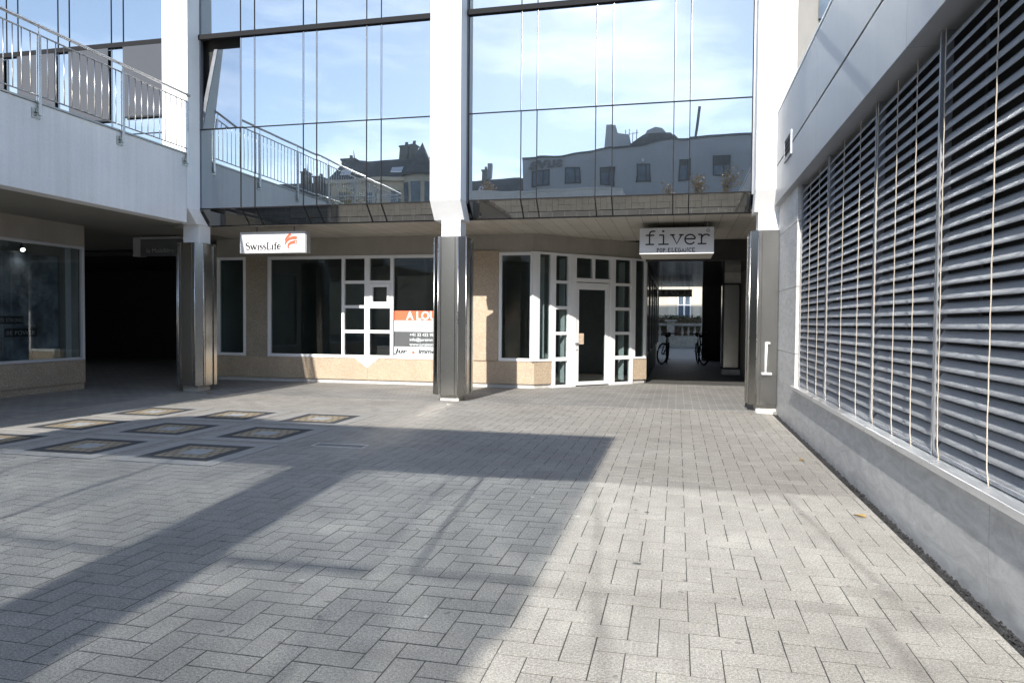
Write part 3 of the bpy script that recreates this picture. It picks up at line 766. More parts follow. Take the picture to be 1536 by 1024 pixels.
# courier-like letters
def courier(mb, fr, s0, z0, h, d, text, wd, pitch=.74, kx=1.0):
    x = s0
    def rb(p, w=wd): mb.ribbon(fr, [(x + a * h * kx, z0 + b * h) for a, b in p], w, d)
    for ch in text:
        if ch == 'f': rb([(.3, 0), (.3, .55)] + arc(.45, .55, .15, .17, 180, 80, 6) + [(.62, .72)]); rb([(.08, .5), (.56, .5)]); rb([(.08, 0), (.56, 0)])
        elif ch == 'i': rb([(.1, .5), (.36, .5)]); rb([(.35, .5), (.35, 0)]); rb([(.06, 0), (.64, 0)]); rb([(.33, .66), (.33, .76)], wd * 1.6)
        elif ch == 'v': rb([(.1, .5), (.36, .01), (.62, .5)]); rb([(-.02, .5), (.24, .5)]); rb([(.48, .5), (.74, .5)])
        elif ch == 'e': rb([(.1, .27), (.64, .27)]); rb(arc(.36, .25, .29, .26, 5, 325, 16))
        elif ch == 'r': rb([(.06, .5), (.26, .5)]); rb([(.25, .5), (.25, 0)]); rb([(.04, 0), (.52, 0)]); rb([(.25, .3)] + arc(.5, .3, .24, .2, 160, 60, 6) + [(.7, .42)])
        elif ch == 'P': rb([(.15, 0), (.15, .7)]); rb([(.05, .7), (.4, .7)] + arc(.4, .53, .17, .17, 90, -90, 6) + [(.15, .36)]); rb([(.03, 0), (.36, 0)])
        elif ch == 'O': rb(arc(.35, .35, .28, .35, 0, 360, 16))
        elif ch == 'E': rb([(.15, 0), (.15, .7)]); rb([(.04, .7), (.6, .7), (.6, .54)]); rb([(.04, 0), (.62, 0), (.62, .17)]); rb([(.15, .37), (.42, .37)])
        elif ch == 'L': rb([(.22, 0), (.22, .7)]); rb([(.08, .7), (.38, .7)]); rb([(.06, 0), (.62, 0), (.62, .22)])
        elif ch == 'G' or ch == 'C': rb(arc(.36, .35, .29, .35, 40, 320, 14)); (rb([(.38, .3), (.68, .3)]), rb([(.6, .3), (.6, .06)])) if ch == 'G' else rb([(.6, .72), (.6, .5)])
        elif ch == 'A': rb([(.06, 0), (.34, .7), (.62, 0)]); rb([(.16, .24), (.52, .24)]); rb([(-.02, 0), (.2, 0)]); rb([(.5, 0), (.72, 0)])
        elif ch == 'N': rb([(.12, 0), (.12, .7), (.58, 0), (.58, .7)]); rb([(.02, 0), (.24, 0)]); rb([(.46, .7), (.7, .7)])
        x += pitch * h * kx
    return x
def fiver_sign(x0, x1, y0, z0, z1, depth, face, label, small):
    S = thing('hanging_sign', ((x0 + x1) / 2, y0 + depth / 2, (z0 + z1) / 2), label, 'sign', 'box signs hung under the arcade')
    MB().box(x0, x1, y0, y0 + .02, z0, z1).build('panel', face, S, .003)
    MB().box(x0 + .004, x1 - .004, y0 + .021, y0 + depth, z0 + .002, z1 - .004).build('casing', 'signbeige' if not small else face, S)
    hg = MB()
    for x in (x0 + .12, x1 - .12): hg.box(x - .012, x + .012, y0 + .1, y0 + .124, z1, 3.57 if not small else 3.06)
    hg.build('hanger', 'greymetal', S)
    fr = F((0, y0), (1, 0), (0, 1)); w_, h_ = x1 - x0, z1 - z0
    m = MB(); hh = h_ * .70
    lt = m
    courier(m, fr, x0 + .065 * w_, z0 + .37 * h_, hh, -.004, 'fiver', .028, .74, .222 * w_ / (.74 * hh) * .80)
    m.build('lettering', 'ink', S); m = MB()
    if not small:
        courier(m, fr, x0 + .235 * w_, z0 + .08 * h_, h_ * .19, -.004, 'POP', .014, .80, .0415 * w_ / (.8 * h_ * .19))
        courier(m, fr, x0 + .385 * w_, z0 + .08 * h_, h_ * .19, -.004, 'ELEGANCE', .014, .80, .0465 * w_ / (.8 * h_ * .19))
        m.ribbon(fr, [(x0 + (.922 + .021 * math.cos(k * .3927)) * w_, z0 + .87 * h_ + .021 * w_ * math.sin(k * .3927)) for k in range(17)], .008, -.004)
        put_text(m, 'R', fr, x0 + .913 * w_, z0 + .84 * h_, .035, d=-.004)
        m.build('small_lettering', 'ink', S)
    return S
fiver_sign(-.765, .69, 14.75, 2.93, 3.455, 1.25, 'signwhite', 'deep white box sign with typewriter lettering hanging at the mouth of the passage', False)
fiver_sign(-.75, .575, 29.8, 2.6, 2.9, .25, 'signgrey', 'far dark sign hanging at the street end of the passage', True)
# dim sign in the dark passage
S3 = thing('hanging_sign', (-12.3, 15.1, 3.3), 'dim dark sign with pale border half hidden behind the corner column', 'sign', 'box signs hung under the arcade')
MB().box(-12.78, -11.65, 15.0, 15.02, 3.06, 3.475).build('panel', 'charcoal', S3)
MB().box(-12.99, -12.785, 14.99, 15.2, 3.06, 3.53).box(-12.785, -11.65, 14.99, 15.2, 3.48, 3.53).build('casing', 'signgrey', S3)
MB().box(-12.8, -12.78, 15.08, 15.1, 3.53, 3.57).box(-11.9, -11.88, 15.08, 15.1, 3.53, 3.57).build('hanger', 'greymetal', S3)
m = MB(); put_text(m, 'la Mobilière', F((0, 15.0), (1, 0), (0, 1)), -12.62, 3.15, .15, .78); m.build('lettering', 'signgrey', S3)

# to-let board on the window
L = thing('to_let_board', (-5.8, 16.14, .7), 'orange, white and charcoal to-let board on the window behind the middle column', 'sign')
bx0, bx1 = -6.63, -4.95; yb = -.028
def bnd(z0, z1, mat, nm): return MB().box(bx0, bx1, yb, yb + .006, z0, z1, FRONT).build(nm, mat, L)
bnd(1.553, 1.784, 'orange', 'orange_band'); bnd(1.287, 1.552, 'paleblue', 'white_band'); bnd(.925, 1.286, 'charcoal', 'charcoal_band'); bnd(.712, .924, 'paleblue', 'logo_band')
for txt, z_, h_, w_, bd in (('A LOUER', 1.575, .28, 1.06, .014), ('+41 32 422 98 77', 1.18, .10, .74, .0025), ('info@juraimmobilier.ch', 1.065, .10, 1.0, .0015), ('www.juraimmobilier.ch', .95, .10, 1.0, .0015)):
    m = MB(); put_text(m, txt, FRONT, -6.32 if txt[0] == 'A' else -6.24, z_, h_, w_, yb - .003, bold=bd); m.build('text_line', 'paleblue', L)
m = MB(); put_text(m, 'Jur', FRONT, -6.60, .772, .145, .30, yb - .003, slant=.25, bold=.012); put_text(m, 'immo', FRONT, -6.02, .772, .145, .44, yb - .003, slant=.25, bold=.012); m.build('dark_lettering', 'ink', L)
m = MB(); put_text(m, 'a', FRONT, -6.19, .765, .13, .09, yb - .003, bold=.008)
m.ribbon(FRONT, [(-6.27, .83), (-6.15, .905), (-6.03, .83)], .012, yb - .004); m.ribbon(FRONT, [(-6.235, .85), (-6.235, .77)], .009, yb - .0045); m.ribbon(FRONT, [(-6.065, .85), (-6.065, .77)], .009, yb - .0045)
m.build('house_mark', 'red', L)

# ------------------------------------------------------------------ terrace wing on the left
T = thing('terrace_wing', (-12, 8, 0), 'left wing with a pale concrete terrace parapet over a dark shop front', 'building')
MB().box(-10.25, -9.95, 2.1, 12.995, 3.545, 4.95).box(-10.25, -9.95, 2.1, 2.3, 3.545, 4.95).build('parapet', 'parapet', T, .008)
MB().box(-24, -10.251, 2.1, 2.4, 3.545, 4.95).build('parapet', 'parapet', T, .008)
MB().box(-10.30, -9.93, 2.08, 12.99, 4.952, 4.985).build('coping', 'steel', T, .004)
MB().box(-24, -10.252, 2.41, 13.36, 4.3, 4.62).build('terrace_floor', 'plain', T)
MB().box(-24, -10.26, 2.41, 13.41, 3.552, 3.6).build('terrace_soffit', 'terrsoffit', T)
w = MB(); w.box(-.0, 9.5, 0, .15, .145, .64, LSHOP); w.build('base_panel', 'terrdark', T)
MB().box(0, 9.5, .03, .15, 0, .143, LSHOP).build('plinth', 'terrdark', T)
MB().box(-.0, 9.5, 0, .15, 3.1, 3.552, LSHOP).build('fascia_band', 'render', T)
MB().box(2.9, 3.3, .001, .15, .641, 3.099, LSHOP).build('wall_pier', 'terrdark', T)
MB().box(-.0, 9.5, .15, 2.5, 3.2, 3.3, LSHOP).box(0, 9.5, 2.4, 2.5, 0, 3.2, LSHOP).box(0.005, .05, .16, 2.4, 0, 3.2, LSHOP).build('shop_interior', 'darkroom', T)
MB().box(0.05, 9.5, .15, 2.4, .3, .62, LSHOP).build('display_floor', 'darkroom', T)
lattice('shop_window', LSHOP, .02, 2.9, .645, 3.095, [], [], .06, mat='greyframe', parent=T, gl='glassdim')
lattice('shop_window', LSHOP, 3.3, 9.4, .645, 3.095, [], [], .06, mat='greyframe', parent=T, gl='glassdim')
MB().box(.16, .30, .2, .215, .66, 3.05, LSHOP).build('inner_reveal', 'greyframe', T)
# poster in that window
Po = thing('poster', (-13.0, 12.1, .7), 'large dim blue-grey poster standing in the left shop window', 'poster')
fp = F((-13.0, 13.13), (0, -1), (-1, 0))
MB().box(.32, 1.75, 0, .02, .66, 2.85, fp).build('print', 'poster', Po)
m = MB()
for (a, b, c, d) in ((.29, .32, .64, 2.88), (1.75, 1.78, .64, 2.88), (.32, 1.75, 2.85, 2.88)): m.box(a, b, -.01, .02, c, d, fp)
m.build('poster_frame', 'greymetal', Po)
m = MB(); Fz = F((-13.0, 12.9 - 1.75), (0, 1), (1, 0))
FP2 = F((-13.0, 11.3), (0, 1), (-1, 0))
m.box(.12, .66, -.006, -.001, 1.42, 1.58, FP2); m.box(.24, .98, -.0065, -.001, 1.16, 1.33, FP2); m.build('text_strip', 'ink', Po)
m = MB(); put_text(m, 'BE STRONG', FP2, .14, 1.46, .11, .5, -.008); put_text(m, 'BE POWER', FP2, .27, 1.2, .12, .66, -.009); m.build('lettering', 'posterpale', Po)
# abstract figure shapes of the print
m = MB()
m.add_mesh([FP2(.62 + .26 * math.cos(k * .5236), -.004, 2.3 + .34 * math.sin(k * .5236)) for k in range(12)], [tuple(range(12))])
m.add_mesh([FP2(a, -.0045, b) for a, b in ((.85, 2.25), (1.25, 2.1), (1.3, 1.95), (1.0, 1.9), (.8, 1.6), (.95, 1.35), (.7, 1.4), (.55, 1.9))], [tuple(range(8))])
m.build('print_figure', 'postermid', Po)
bx = MB(); bx.box(.35, .95, .3, .6, .622, .88, LSHOP)  # added block imitating the sunlit wall base reflected in the pane
tag(bx.build('reflection_block', 'box', None, .004), 'pale block in the left shop window standing in for the reflected sunlit wall base', 'box')
sp_ = thing('spot_lamp', (-12.95, 11.9, 2.9), 'small lit ceiling spot in the left shop window', 'lamp')
m = MB(); m.tube([(-12.95, 11.9, 3.19), (-12.95, 11.9, 2.98)], .014); m.tube([(-12.98, 11.92, 3.0), (-12.9, 11.88, 2.92)], [.03, .045], 12); m.build('lamp_body', 'darkmetal', sp_)
m = MB(); m.tube([(-12.899, 11.879, 2.919), (-12.888, 11.874, 2.91)], [.042, .036], 12); m.build('lamp_lens', 'lamp', sp_)
ld = bpy.data.lights.new('shop_spot', 'SPOT'); ld.energy = 2.2; ld.spot_size = R(150); ld.spot_blend = .8; ld.shadow_soft_size = .05; ld.color = (1, .95, .9)
lo_ = bpy.data.objects.new('shop_spot', ld); col.objects.link(lo_); lo_.parent = sp_; lo_.location = (.10, -.04, -.03); lo_.rotation_euler = Vector((-.25, .05, 1)).to_track_quat('Z', 'Y').to_euler()

# railing
RL = thing('terrace_railing', (-9.93, 7.5, 4.985), 'long stainless steel railing with thin balusters along the terrace parapet', 'railing')
xr = -9.91
MB().tube([(xr, 13.05, 6.165), (xr, 2.15, 6.165), (xr - .2, 2.0, 6.165), (-14, 2.0, 6.165)], .026, 12).build('handrail', 'rail', RL)
MB().tube([(xr, 12.98, 6.02), (xr, 2.2, 6.02), (-14, 2.2, 6.02)], .015, 8).build('mid_rail', 'rail', RL)
MB().tube([(xr, 12.98, 5.06), (xr, 2.2, 5.06), (-14, 2.2, 5.06)], .013, 8).build('bottom_rail', 'rail', RL)
posts = [12.96, 11.2, 9.45, 7.75, 6.05, 4.3, 2.5]
def rail_post(y):
    m = MB(); m.box(xr - .022, xr - .010, y - .027, y + .027, 4.76, 6.03); m.box(xr + .010, xr + .022, y - .027, y + .027, 4.76, 6.03)
    m.tube([(xr, y, 6.03), (xr, y, 6.16)], .007)
    p = m.build('post', 'rail', RL)
    b = MB(); b.box(-9.949, -9.935, y - .11, y + .04, 4.70, 4.86); b.tube([(-9.935, y - .035, 4.8), (xr + .02, y - .035, 4.8)], .012); b.tube([(-9.935, y - .035, 4.75), (xr + .01, y - .035, 4.75)], .01)
    b.box(-9.935, xr + .02, y - .03, y + .03, 4.763, 4.775)
    b.build('bracket', 'steel', p); return p
p0 = rail_post(posts[0])
for y in posts[1:]:
    c = copy_tree(p0, RL); c.location = (c.location[0], c.location[1] + y - posts[0], c.location[2])
for k, c in enumerate(list(RL.children)): pass
bal = MB().tube([(xr, 12.8, 5.06), (xr, 12.8, 6.02)], .0085, 6).build('baluster', 'rail', RL)
n = 0
for a, b in zip(posts, posts[1:]):
    for k in range(1, 11):
        y = a + (b - a) * k / 11
        if n == 0: bal.location.y += y - 12.8
        else:
            c = bal.copy(); c.parent = RL; col.objects.link(c); c.location = (0, bal.location.y + y - y_first, 0)
        if n == 0: y_first = y
        n += 1

# ------------------------------------------------------------------ stone clad building on the right
S = thing('stone_clad_building', (2.2, 5, 0), 'low building on the right with veined stone base, grey metal fascia and blinds', 'building')
L_ = 25.0
# stone wall: sill height panels, and the full-height strip at the far end
m = MB()
js = [0, 3.6, 6.2, 8.8, 11.4, 14, L_]
for a, b in zip(js, js[1:]): m.box(a + .002, b - .002, 0, .3, .02 - .07, .575, RIGHT)
m.build('stone_base', 'stone', S, .002)
m = MB()
zs = [.58, 1.12, 2.116, 3.08, 3.66]
zs = [.578, 1.095, 2.10, 3.06, 3.60]
for a, b in zip(zs, zs[1:]): m.box(0, 1.98, 0, .05, a + .004, b - .004, RIGHT)
m.build('stone_panel', 'stone', S, .002)
MB().box(.004, 1.97, .02, .29, .5, 3.6, RIGHT).build('panel_backing', 'black', S)
MB().box(1.96, L_, -.055, .25, .582, .632, RIGHT).build('window_sill', 'sill', S, .003)
# metal fascia
m = MB()
jz = [(3.59, 4.212), (4.24, 5.10)]
jy = [0.0, 3.84, 7.4, 11.0, 14.6, L_]
for z0, z1 in jz:
    for a, b in zip(jy, jy[1:]): m.box(a + .0015, b - .0015, -.09, .16, z0, z1, RIGHT)
m.build('metal_fascia', 'fascia', S, .003)
MB().box(.003, L_, -.05, .16, 3.6, 5.1, RIGHT).build('fascia_backing', 'black', S)
MB().box(0, L_, -.095, .3, 5.121, 5.16, RIGHT).build('roof_cap', 'cap', S, .004)
MB().box(0.01, L_, .165, 9, 3.66, 5.0, RIGHT).build('roof_block', 'black', S)
MB().box(2.2, L_, .36, .4, .6, 3.6, RIGHT).build('window_glass', 'black', S)
MB().box(1.985, L_, .1, 9, 3.601, 3.655, RIGHT).build('blind_head', 'darkmetal', S)
MB().box(0.01, .35, .31, 9, -.05, 3.6, RIGHT).box(L_ - .3, L_, .31, 9, -.05, 3.6, RIGHT).box(.3, L_, 2.5, 2.6, -.05, 3.6, RIGHT).box(1.985, L_, .31, .355, -.05, .6, RIGHT).build('inner_wall', 'darkroom', S)
m = MB()
for s in (3.95, 6.2, 7.8, 9.8, 12.2): MB().box(s - .03, s + .03, .30, .355, .633, 3.6, RIGHT).build('window_frame', 'darkmetal', S)
# vent grille
V = MB(); a0, a1, z0, z1 = 1.29, 1.97, 4.06, 4.42
for (a, b, c, d) in ((a0, a0 + .05, z0, z1), (a1 - .05, a1, z0, z1), (a0 + .05, a1 - .05, z0, z0 + .04), (a0 + .05, a1 - .05, z1 - .04, z1)): V.box(a, b, -.115, -.0905, c, d, RIGHT)
vg = V.build('vent_grille', 'guide', S)
m = MB()
for k in range(4):
    z = z0 + .055 + k * .07
    m.hexa([RIGHT(a0 + .05, -.113, z), RIGHT(a1 - .05, -.113, z), RIGHT(a1 - .05, -.095, z + .03), RIGHT(a0 + .05, -.095, z + .03), RIGHT(a0 + .05, -.113, z + .008), RIGHT(a1 - .05, -.113, z + .008), RIGHT(a1 - .05, -.095, z + .038), RIGHT(a0 + .05, -.095, z + .038)])
m.build('vent_louvre', 'guide', vg)
MB().box(a0 + .05, a1 - .05, -.0935, -.0905, z0 + .04, z1 - .04, RIGHT).build('vent_hole', 'black', vg)

# blinds
rails = [2.0, 3.9, 6.05, 7.70, 9.95, 12.3]
places = ['farthest blind, next to the stone panels', 'second blind from the stone panels', 'third blind from the stone panels', 'blind at the right edge of the photo', 'blind beside the viewer, nearest of the row']
random.seed(9)
for bi, (a, b) in enumerate(zip(rails, rails[1:])):
    bl = thing('venetian_blind', RIGHT((a + b) / 2, .1, .64), 'grey slatted outdoor blind with cream cords, ' + places[bi], 'blind', 'outdoor blinds along the stone clad building')
    m = MB(); nsl = 30; pitch = (3.50 - .70) / (nsl - 1)
    for k in range(nsl):
        zc = .70 + k * pitch + random.uniform(-.003, .003); tl = random.gauss(0, .02)
        tilt = R(60) + tl
        prof = []
        for j in range(6):
            t = (j / 5 - .5) * .094; cam = .0045 * (1 - (2 * j / 5 - 1) ** 2)
            prof.append((.085 + t * math.cos(tilt) - cam * math.sin(tilt), zc + t * math.sin(tilt) + cam * math.cos(tilt)))
        n0 = len(m.v); sag = random.uniform(-.004, .004)
        for (d, z) in prof: m.v += [RIGHT(a + .03, d, z - sag), RIGHT(b - .03, d, z + sag)]
        for (d, z) in prof: m.v += [RIGHT(a + .03, d + .001, z - sag - .0015), RIGHT(b - .03, d + .001, z + sag - .0015)]
        for j in range(5):
            i0 = n0 + 2 * j
            m.face((i0, i0 + 1, i0 + 3, i0 + 2), True); i1 = i0 + 12; m.face((i1 + 2, i1 + 3, i1 + 1, i1), True)
        m.face((n0, n0 + 12, n0 + 13, n0 + 1)); m.face((n0 + 10, n0 + 11, n0 + 23, n0 + 22))
    m.build('slats', 'slat', bl)
    cs = [a + .12, a + (b - a) * .42, a + (b - a) * .75] if b - a > 1.8 else [a + .10, a + (b - a) * .42, a + (b - a) * .72]
    for s in cs:
        pts = []; wob = random.uniform(-.012, .012)
        for k in range(31):
            z = 3.56 - k / 30 * 2.93
            pts.append(RIGHT(s + wob * (k / 30) + (max(0, .86 - z) ** 2) * .7, .040 + .0015 * math.sin(k * 2.1), z))
        c_ = MB().tube(pts, .0036, 6); c_.build('cord', 'cordm', bl)
    g = MB(); g.box(a - .028, a - .002, .05, .13, .633, 3.6, RIGHT); g.build('guide_rail', 'guide', bl)
    MB().box(a + .03, b - .03, .05, .12, .642, .665, RIGHT).build('bottom_rail', 'slat', bl)

# white bar bracket on the right column
RB = thing('column_hook', (1.51, 13.05, .68), 'white vertical bar with a small foot plate fixed to the right steel column', 'wall bracket')
MB().tube([(1.515, 13.045, 1.22), (1.505, 13.045, .70)], .022, 10).build('bar', 'frame', RB)
MB().box(1.44, 1.61, 13.0, 13.09, .66, .69).build('foot_plate', 'cap', RB, .004)
MB().box(1.495, 1.575, 13.02, 13.09, 1.19, 1.225).build('top_clip', 'cap', RB, .004)

# window of the upper flat seen over the right building
MB().box(2.48, 3.4, 14.33, 14.399, 7.2, 9.2).build('upper_window', 'greywin', B)

# ------------------------------------------------------------------ street beyond the passage
BA = thing('stone_balustrade', (0, 46, 0), 'weathered stone balustrade across the street beyond the passage', 'balustrade')
MB().box(-6, 6, 46, 46.4, .1, .72).build('balustrade_base', 'balu', BA)
MB().box(-6, 6, 45.95, 46.45, 1.36, 1.52).build('balustrade_rail', 'balu', BA)
MB().box(-.62, -.16, 45.9, 46.5, .72, 1.62).box(-.75, -.03, 45.8, 46.55, 1.62, 1.73).build('balustrade_pier', 'balu', BA)
bp = MB(); bp.tube([(-6, 46.2, z) for z in (.72, .8, .95, 1.1, 1.25, 1.36)], [.1, .05, .115, .06, .05, .1], 8)
b0 = bp.build('baluster', 'balu', BA)
for x in (-1.4, -1.05, .32, .7, 1.08, 1.46, 1.84, -1.75):
    c = b0.copy(); c.parent = BA; col.objects.link(c); c.location = (x + 6, 0, 0)
random.seed(2)
def leafmass(m, fn, n, size):
    for i in range(n):
        p = Vector(fn()); s = size * random.uniform(.6, 1.4)
        a = Vector((random.gauss(0, 1), random.gauss(0, 1), random.gauss(0, 1))).normalized(); b = a.cross(Vector((random.gauss(0, 1), random.gauss(0, 1), random.gauss(0, 1)))).normalized()
        m.quad(tuple(p - a * s), tuple(p + b * s * .45), tuple(p + a * s), tuple(p - b * s * .45))
HG = thing('hedge', (0, 47.3, 0), 'dark clipped hedge behind the stone balustrade', 'hedge')
m = MB(); leafmass(m, lambda: (random.uniform(-5, 5), random.uniform(46.9, 47.9), random.uniform(1.1, 2.02)), 3500, .09); m.build('foliage', 'hedge', HG)
MB().box(-5, 5, 47.1, 47.8, .1, 1.9).build('branches', 'bark', HG)
HS = thing('town_house', (0, 62, 0), 'cream town house with pale shutters across the street', 'house')
MB().box(-9, 9, 60.4, 70, 0, 9.5).build('wall', 'house', HS)
for x0 in (-4.8, 0.0, 4.8):
    f_ = MB(); z0, z1 = 1.9, 4.0
    for (a, b, c, d) in ((x0, x0 + .09, z0, z1), (x0 + 1.0, x0 + 1.09, z0, z1), (x0 + .48, x0 + .62, z0, z1), (x0 + .09, x0 + .48, 2.95, 3.05), (x0 + .62, x0 + 1.0, 2.95, 3.05), (x0 + .09, x0 + 1.0, z1 - .1, z1), (x0 + .09, x0 + 1.0, z0, z0 + .1)): f_.box(a, b, 60.3, 60.38, c, d)
    o = f_.build('window', 'frame', HS)
    MB().box(x0 + .05, x0 + 1.05, 60.385, 60.398, z0 + .05, z1 - .05).build('pane', 'greywin', o)
    for sx in (x0 - .72, x0 + 1.22):
        m = MB(); m.box(sx, sx + .55, 60.34, 60.395, z0 - .05, z1 + .05); m.box(sx + .07, sx + .48, 60.325, 60.339, z0 + .1, z1 - .1); m.build('shutter', 'shutter', HS)

# ------------------------------------------------------------------ bicycles
def bicycle(loc, rz, lean, steer, label):
    K = thing('bicycle', (0, 0, 0), label, 'bicycle', 'bicycles parked in the passage')
    cs, sn = math.cos(steer), math.sin(steer)
    def st_(p): x, y, z = p; y += .36; return (x * cs - y * sn, x * sn + y * cs - .36, z)
    def wheel(y, tr):
        ring = [k * .2618 for k in range(24)]
        t = MB(); t.tube([tr((0, y + .325 * math.cos(a), .345 + .325 * math.sin(a))) for a in ring], .027, 8, True)
        o = MB(); o.tube([tr((-.03, y, .345)), tr((.03, y, .345))], .022)
        for k in range(14):
            a = k * .4488; o.tube([tr((.02 * (-1) ** k, y, .345)), tr((0, y + .31 * math.cos(a), .345 + .31 * math.sin(a)))], .002, 4)
        o.tube([tr((0, y + .305 * math.cos(a), .345 + .305 * math.sin(a))) for a in ring], .011, 6, True)
        w_ = o.build('wheel', 'bike', K); t.build('tyre', 'rubber', w_)
    wheel(-.52, st_); wheel(.52, lambda p: p)
    f_ = MB(); bb = (0, .08, .3); st = (0, .22, .82); hd = (0, -.33, .86); hb = (0, -.37, .68)
    for a, b, r in ((bb, st, .018), (hd, st, .018), (hb, bb, .022), (hd, hb, .022), (bb, (0, .52, .345), .012), (st, (0, .52, .345), .011)): f_.tube([a, b], r)
    f_.tube([(0, .08 + .09 * math.cos(k * .5236), .3 + .09 * math.sin(k * .5236)) for k in range(12)], .006, 5, True)
    f_.build('frame', 'bike', K)
    k_ = MB()
    for sx in (.05, -.05): k_.tube([st_(hb), st_((sx, -.4, .62)), st_((sx, -.52, .345))], .014)
    k_.build('fork', 'bike', K)
    MB().tube([hd, st_((0, -.31, 1.0))], .016).tube([st_(p) for p in ((-.29, -.22, 1.03), (-.2, -.29, 1.01), (0, -.31, 1.0), (.2, -.29, 1.01), (.29, -.22, 1.03))], .017).build('handlebar', 'bike', K)
    MB().tube([st_((0, -.36, .92)), st_((0, -.40, .92))], [.05, .055], 12).tube([st_((0, -.34, .92)), hd], .012).build('headlight', 'bike', K)
    s_ = MB(); s_.tube([st, (0, .24, .93)], .013); s_.tube([(0, .08, .955), (0, .17, .95), (0, .26, .955), (0, .36, .965)], [.02, .035, .075, .07], 10); s_.build('saddle', 'rubber', K)
    p_ = MB(); p_.tube([(-.08, .08, .3), (.08, .08, .3)], .012); p_.tube([(.08, .08, .3), (.08, .0, .17)], .009); p_.tube([(-.08, .08, .3), (-.08, .16, .43)], .009); p_.box(.07, .16, -.04, .04, .155, .175); p_.box(-.16, -.07, .12, .2, .42, .44); p_.build('pedals', 'bike', K)
    K.location = loc; K.scale = (1.16, 1.16, 1.16); K.rotation_euler = (0, lean, rz); return K
bicycle((-.42, 27.6, 0.0), R(-4), R(5), R(-25), 'dark bicycle parked beside the left passage wall windows')
bicycle((.86, 27.6, 0.0), R(6), R(-4), R(18), 'dark bicycle parked against the right side of the passage')

# ------------------------------------------------------------------ what stands behind the viewer (seen in the mirror glass)
# raised forecourt block that shades the courtyard
blk = thing('raised_deck', (-5.5, -4, 0), 'raised deck block with pale coping behind the courtyard, throwing the large shadow', 'building')
poly = [(-2.2, -1.9), (-2.2, -8), (-9.6, -8), (-9.6, -3.4), (-9.4, -2.45), (-9.0, -1.75), (-8.2, -1.45), (-6.6, -1.9)]
MB().prism(poly[::-1], -.04, 6.42).build('wall', 'parapet', blk)
MB().prism([(x + (.03 if x > -3 else -.03), y + (.03 if y > -5 else -.03)) for x, y in poly][::-1], 6.43, 6.80).build('upper_course', 'parapet', blk)
MB().prism([(x + (.06 if x > -3 else -.06), y + (.06 if y > -5 else -.06)) for x, y in poly][::-1], 6.80, 6.87).build('coping', 'cap', blk)

GB = thing('grey_rendered_building', (-3, -30, 0), 'grey rendered building with dark square windows, seen mirrored in the right glass bays', 'building')
prof = [(-11.5, 13.75), (-8.5, 13.72), (-5.7, 14.0), (-2.5, 14.4), (-.4, 14.7), (2.0, 14.75), (4.5, 14.65), (14, 14.2)]
MB().xprism([(-11.5, -.04)] + prof + [(14, -.04)], -26, -40).build('wall', 'greyrender', GB)
m = MB()
for (a, za), (b, zb) in zip(prof, prof[1:]): m.hexa([(a, -25.9, za), (b, -25.9, zb), (b, -26.4, zb), (a, -26.4, za), (a, -25.9, za + .12), (b, -25.9, zb + .12), (b, -26.4, zb + .12), (a, -26.4, za + .12)])
m.build('roof_edge', 'darkmetal', GB)
for (a, b, z0, z1) in ((-10.8, -9.47, 11.55, 12.85), (-8.23, -7.13, 11.66, 12.9), (-5.5, -4.43, 11.5, 12.88), (-3.0, -1.95, 11.67, 13.02), (-.15, .85, 11.76, 13.23), (2.38, 3.58, 11.9, 13.4), (5.5, 6.7, 11.9, 13.4)):
    f_ = MB(); y0, y1 = -26, -25.93
    for (p, q_, r_, s_) in ((a, a + .08, z0, z1), (b - .08, b, z0, z1), (a + .08, b - .08, z0, z0 + .08), (a + .08, b - .08, z1 - .08, z1), (a + (b - a) * .62, a + (b - a) * .62 + .09, z0 + .08, z1 - .08)): f_.box(p, q_, y0 + .001, y1, r_, s_)
    o = f_.build('window', 'darkmetal', GB)
    MB().box(a + .04, b - .04, -25.998, -25.975, z0 + .04, z1 - .04).build('pane', 'greywin', o)
for k, (a, b, z0, z1) in enumerate(((-5.5, -4.43, 12.5, 12.86), (-.15, .85, 12.8, 13.2), (2.38, 3.58, 12.7, 13.38))):
    MB().box(a + .09, b - .09, -25.968, -25.94, z0, z1).build('window_awning', 'darkroof', GB)
MB().box(-2.6, -2.42, -25.93, -25.8, 13.15, 13.4).build('wall_lamp', 'signwhite', GB)
FG = F((0, -25.9), (-1, 0), (0, -1))
m = MB(); put_text(m, 'suva', FG, 8.4, 12.98, 1.15, 2.6, -.03, bold=.09); m.build('roof_lettering', 'inkgrey', GB)
# roof structures
m = MB(); m.xprism([(-5.7, 13.9), (-5.55, 16.9), (-4.75, 16.9), (-4.65, 16.3), (-3.7, 16.1), (-3.7, 13.9)], -30, -33); m.build('stair_tower', 'greyrender', GB)
m = MB(); m.xprism([(-4.2, 14), (-4.1, 15.5), (-2.6, 16.35), (-.6, 16.45), (.3, 15.7), (.9, 15.1), (.9, 14)], -31, -36); m.build('plant_roof', 'darkroof', GB)
m = MB(); m.xprism([(-2.7, 16.2), (-2.5, 16.7), (-1.8, 17.0), (-1.3, 16.9), (-.9, 16.4), (-.9, 16.2)], -31.4, -34); m.build('roof_dome', 'greyrender', GB)
m = MB()
for x in (-4.1, -3.8, -3.5, -3.2): m.tube([(x, -31.5, 15.6), (x, -31.5, 16.7 + random.uniform(-.2, .25))], .03, 5)
m.tube([(-4.2, -31.5, 16.5), (-3.1, -31.5, 16.6)], .025, 5); m.build('aerials', 'greymetal', GB)
m = MB(); m.tube([(.95, -30, 14), (1.5, -30, 18.0)], [.05, .13], 6); m.build('roof_mast', 'darkmetal', GB)

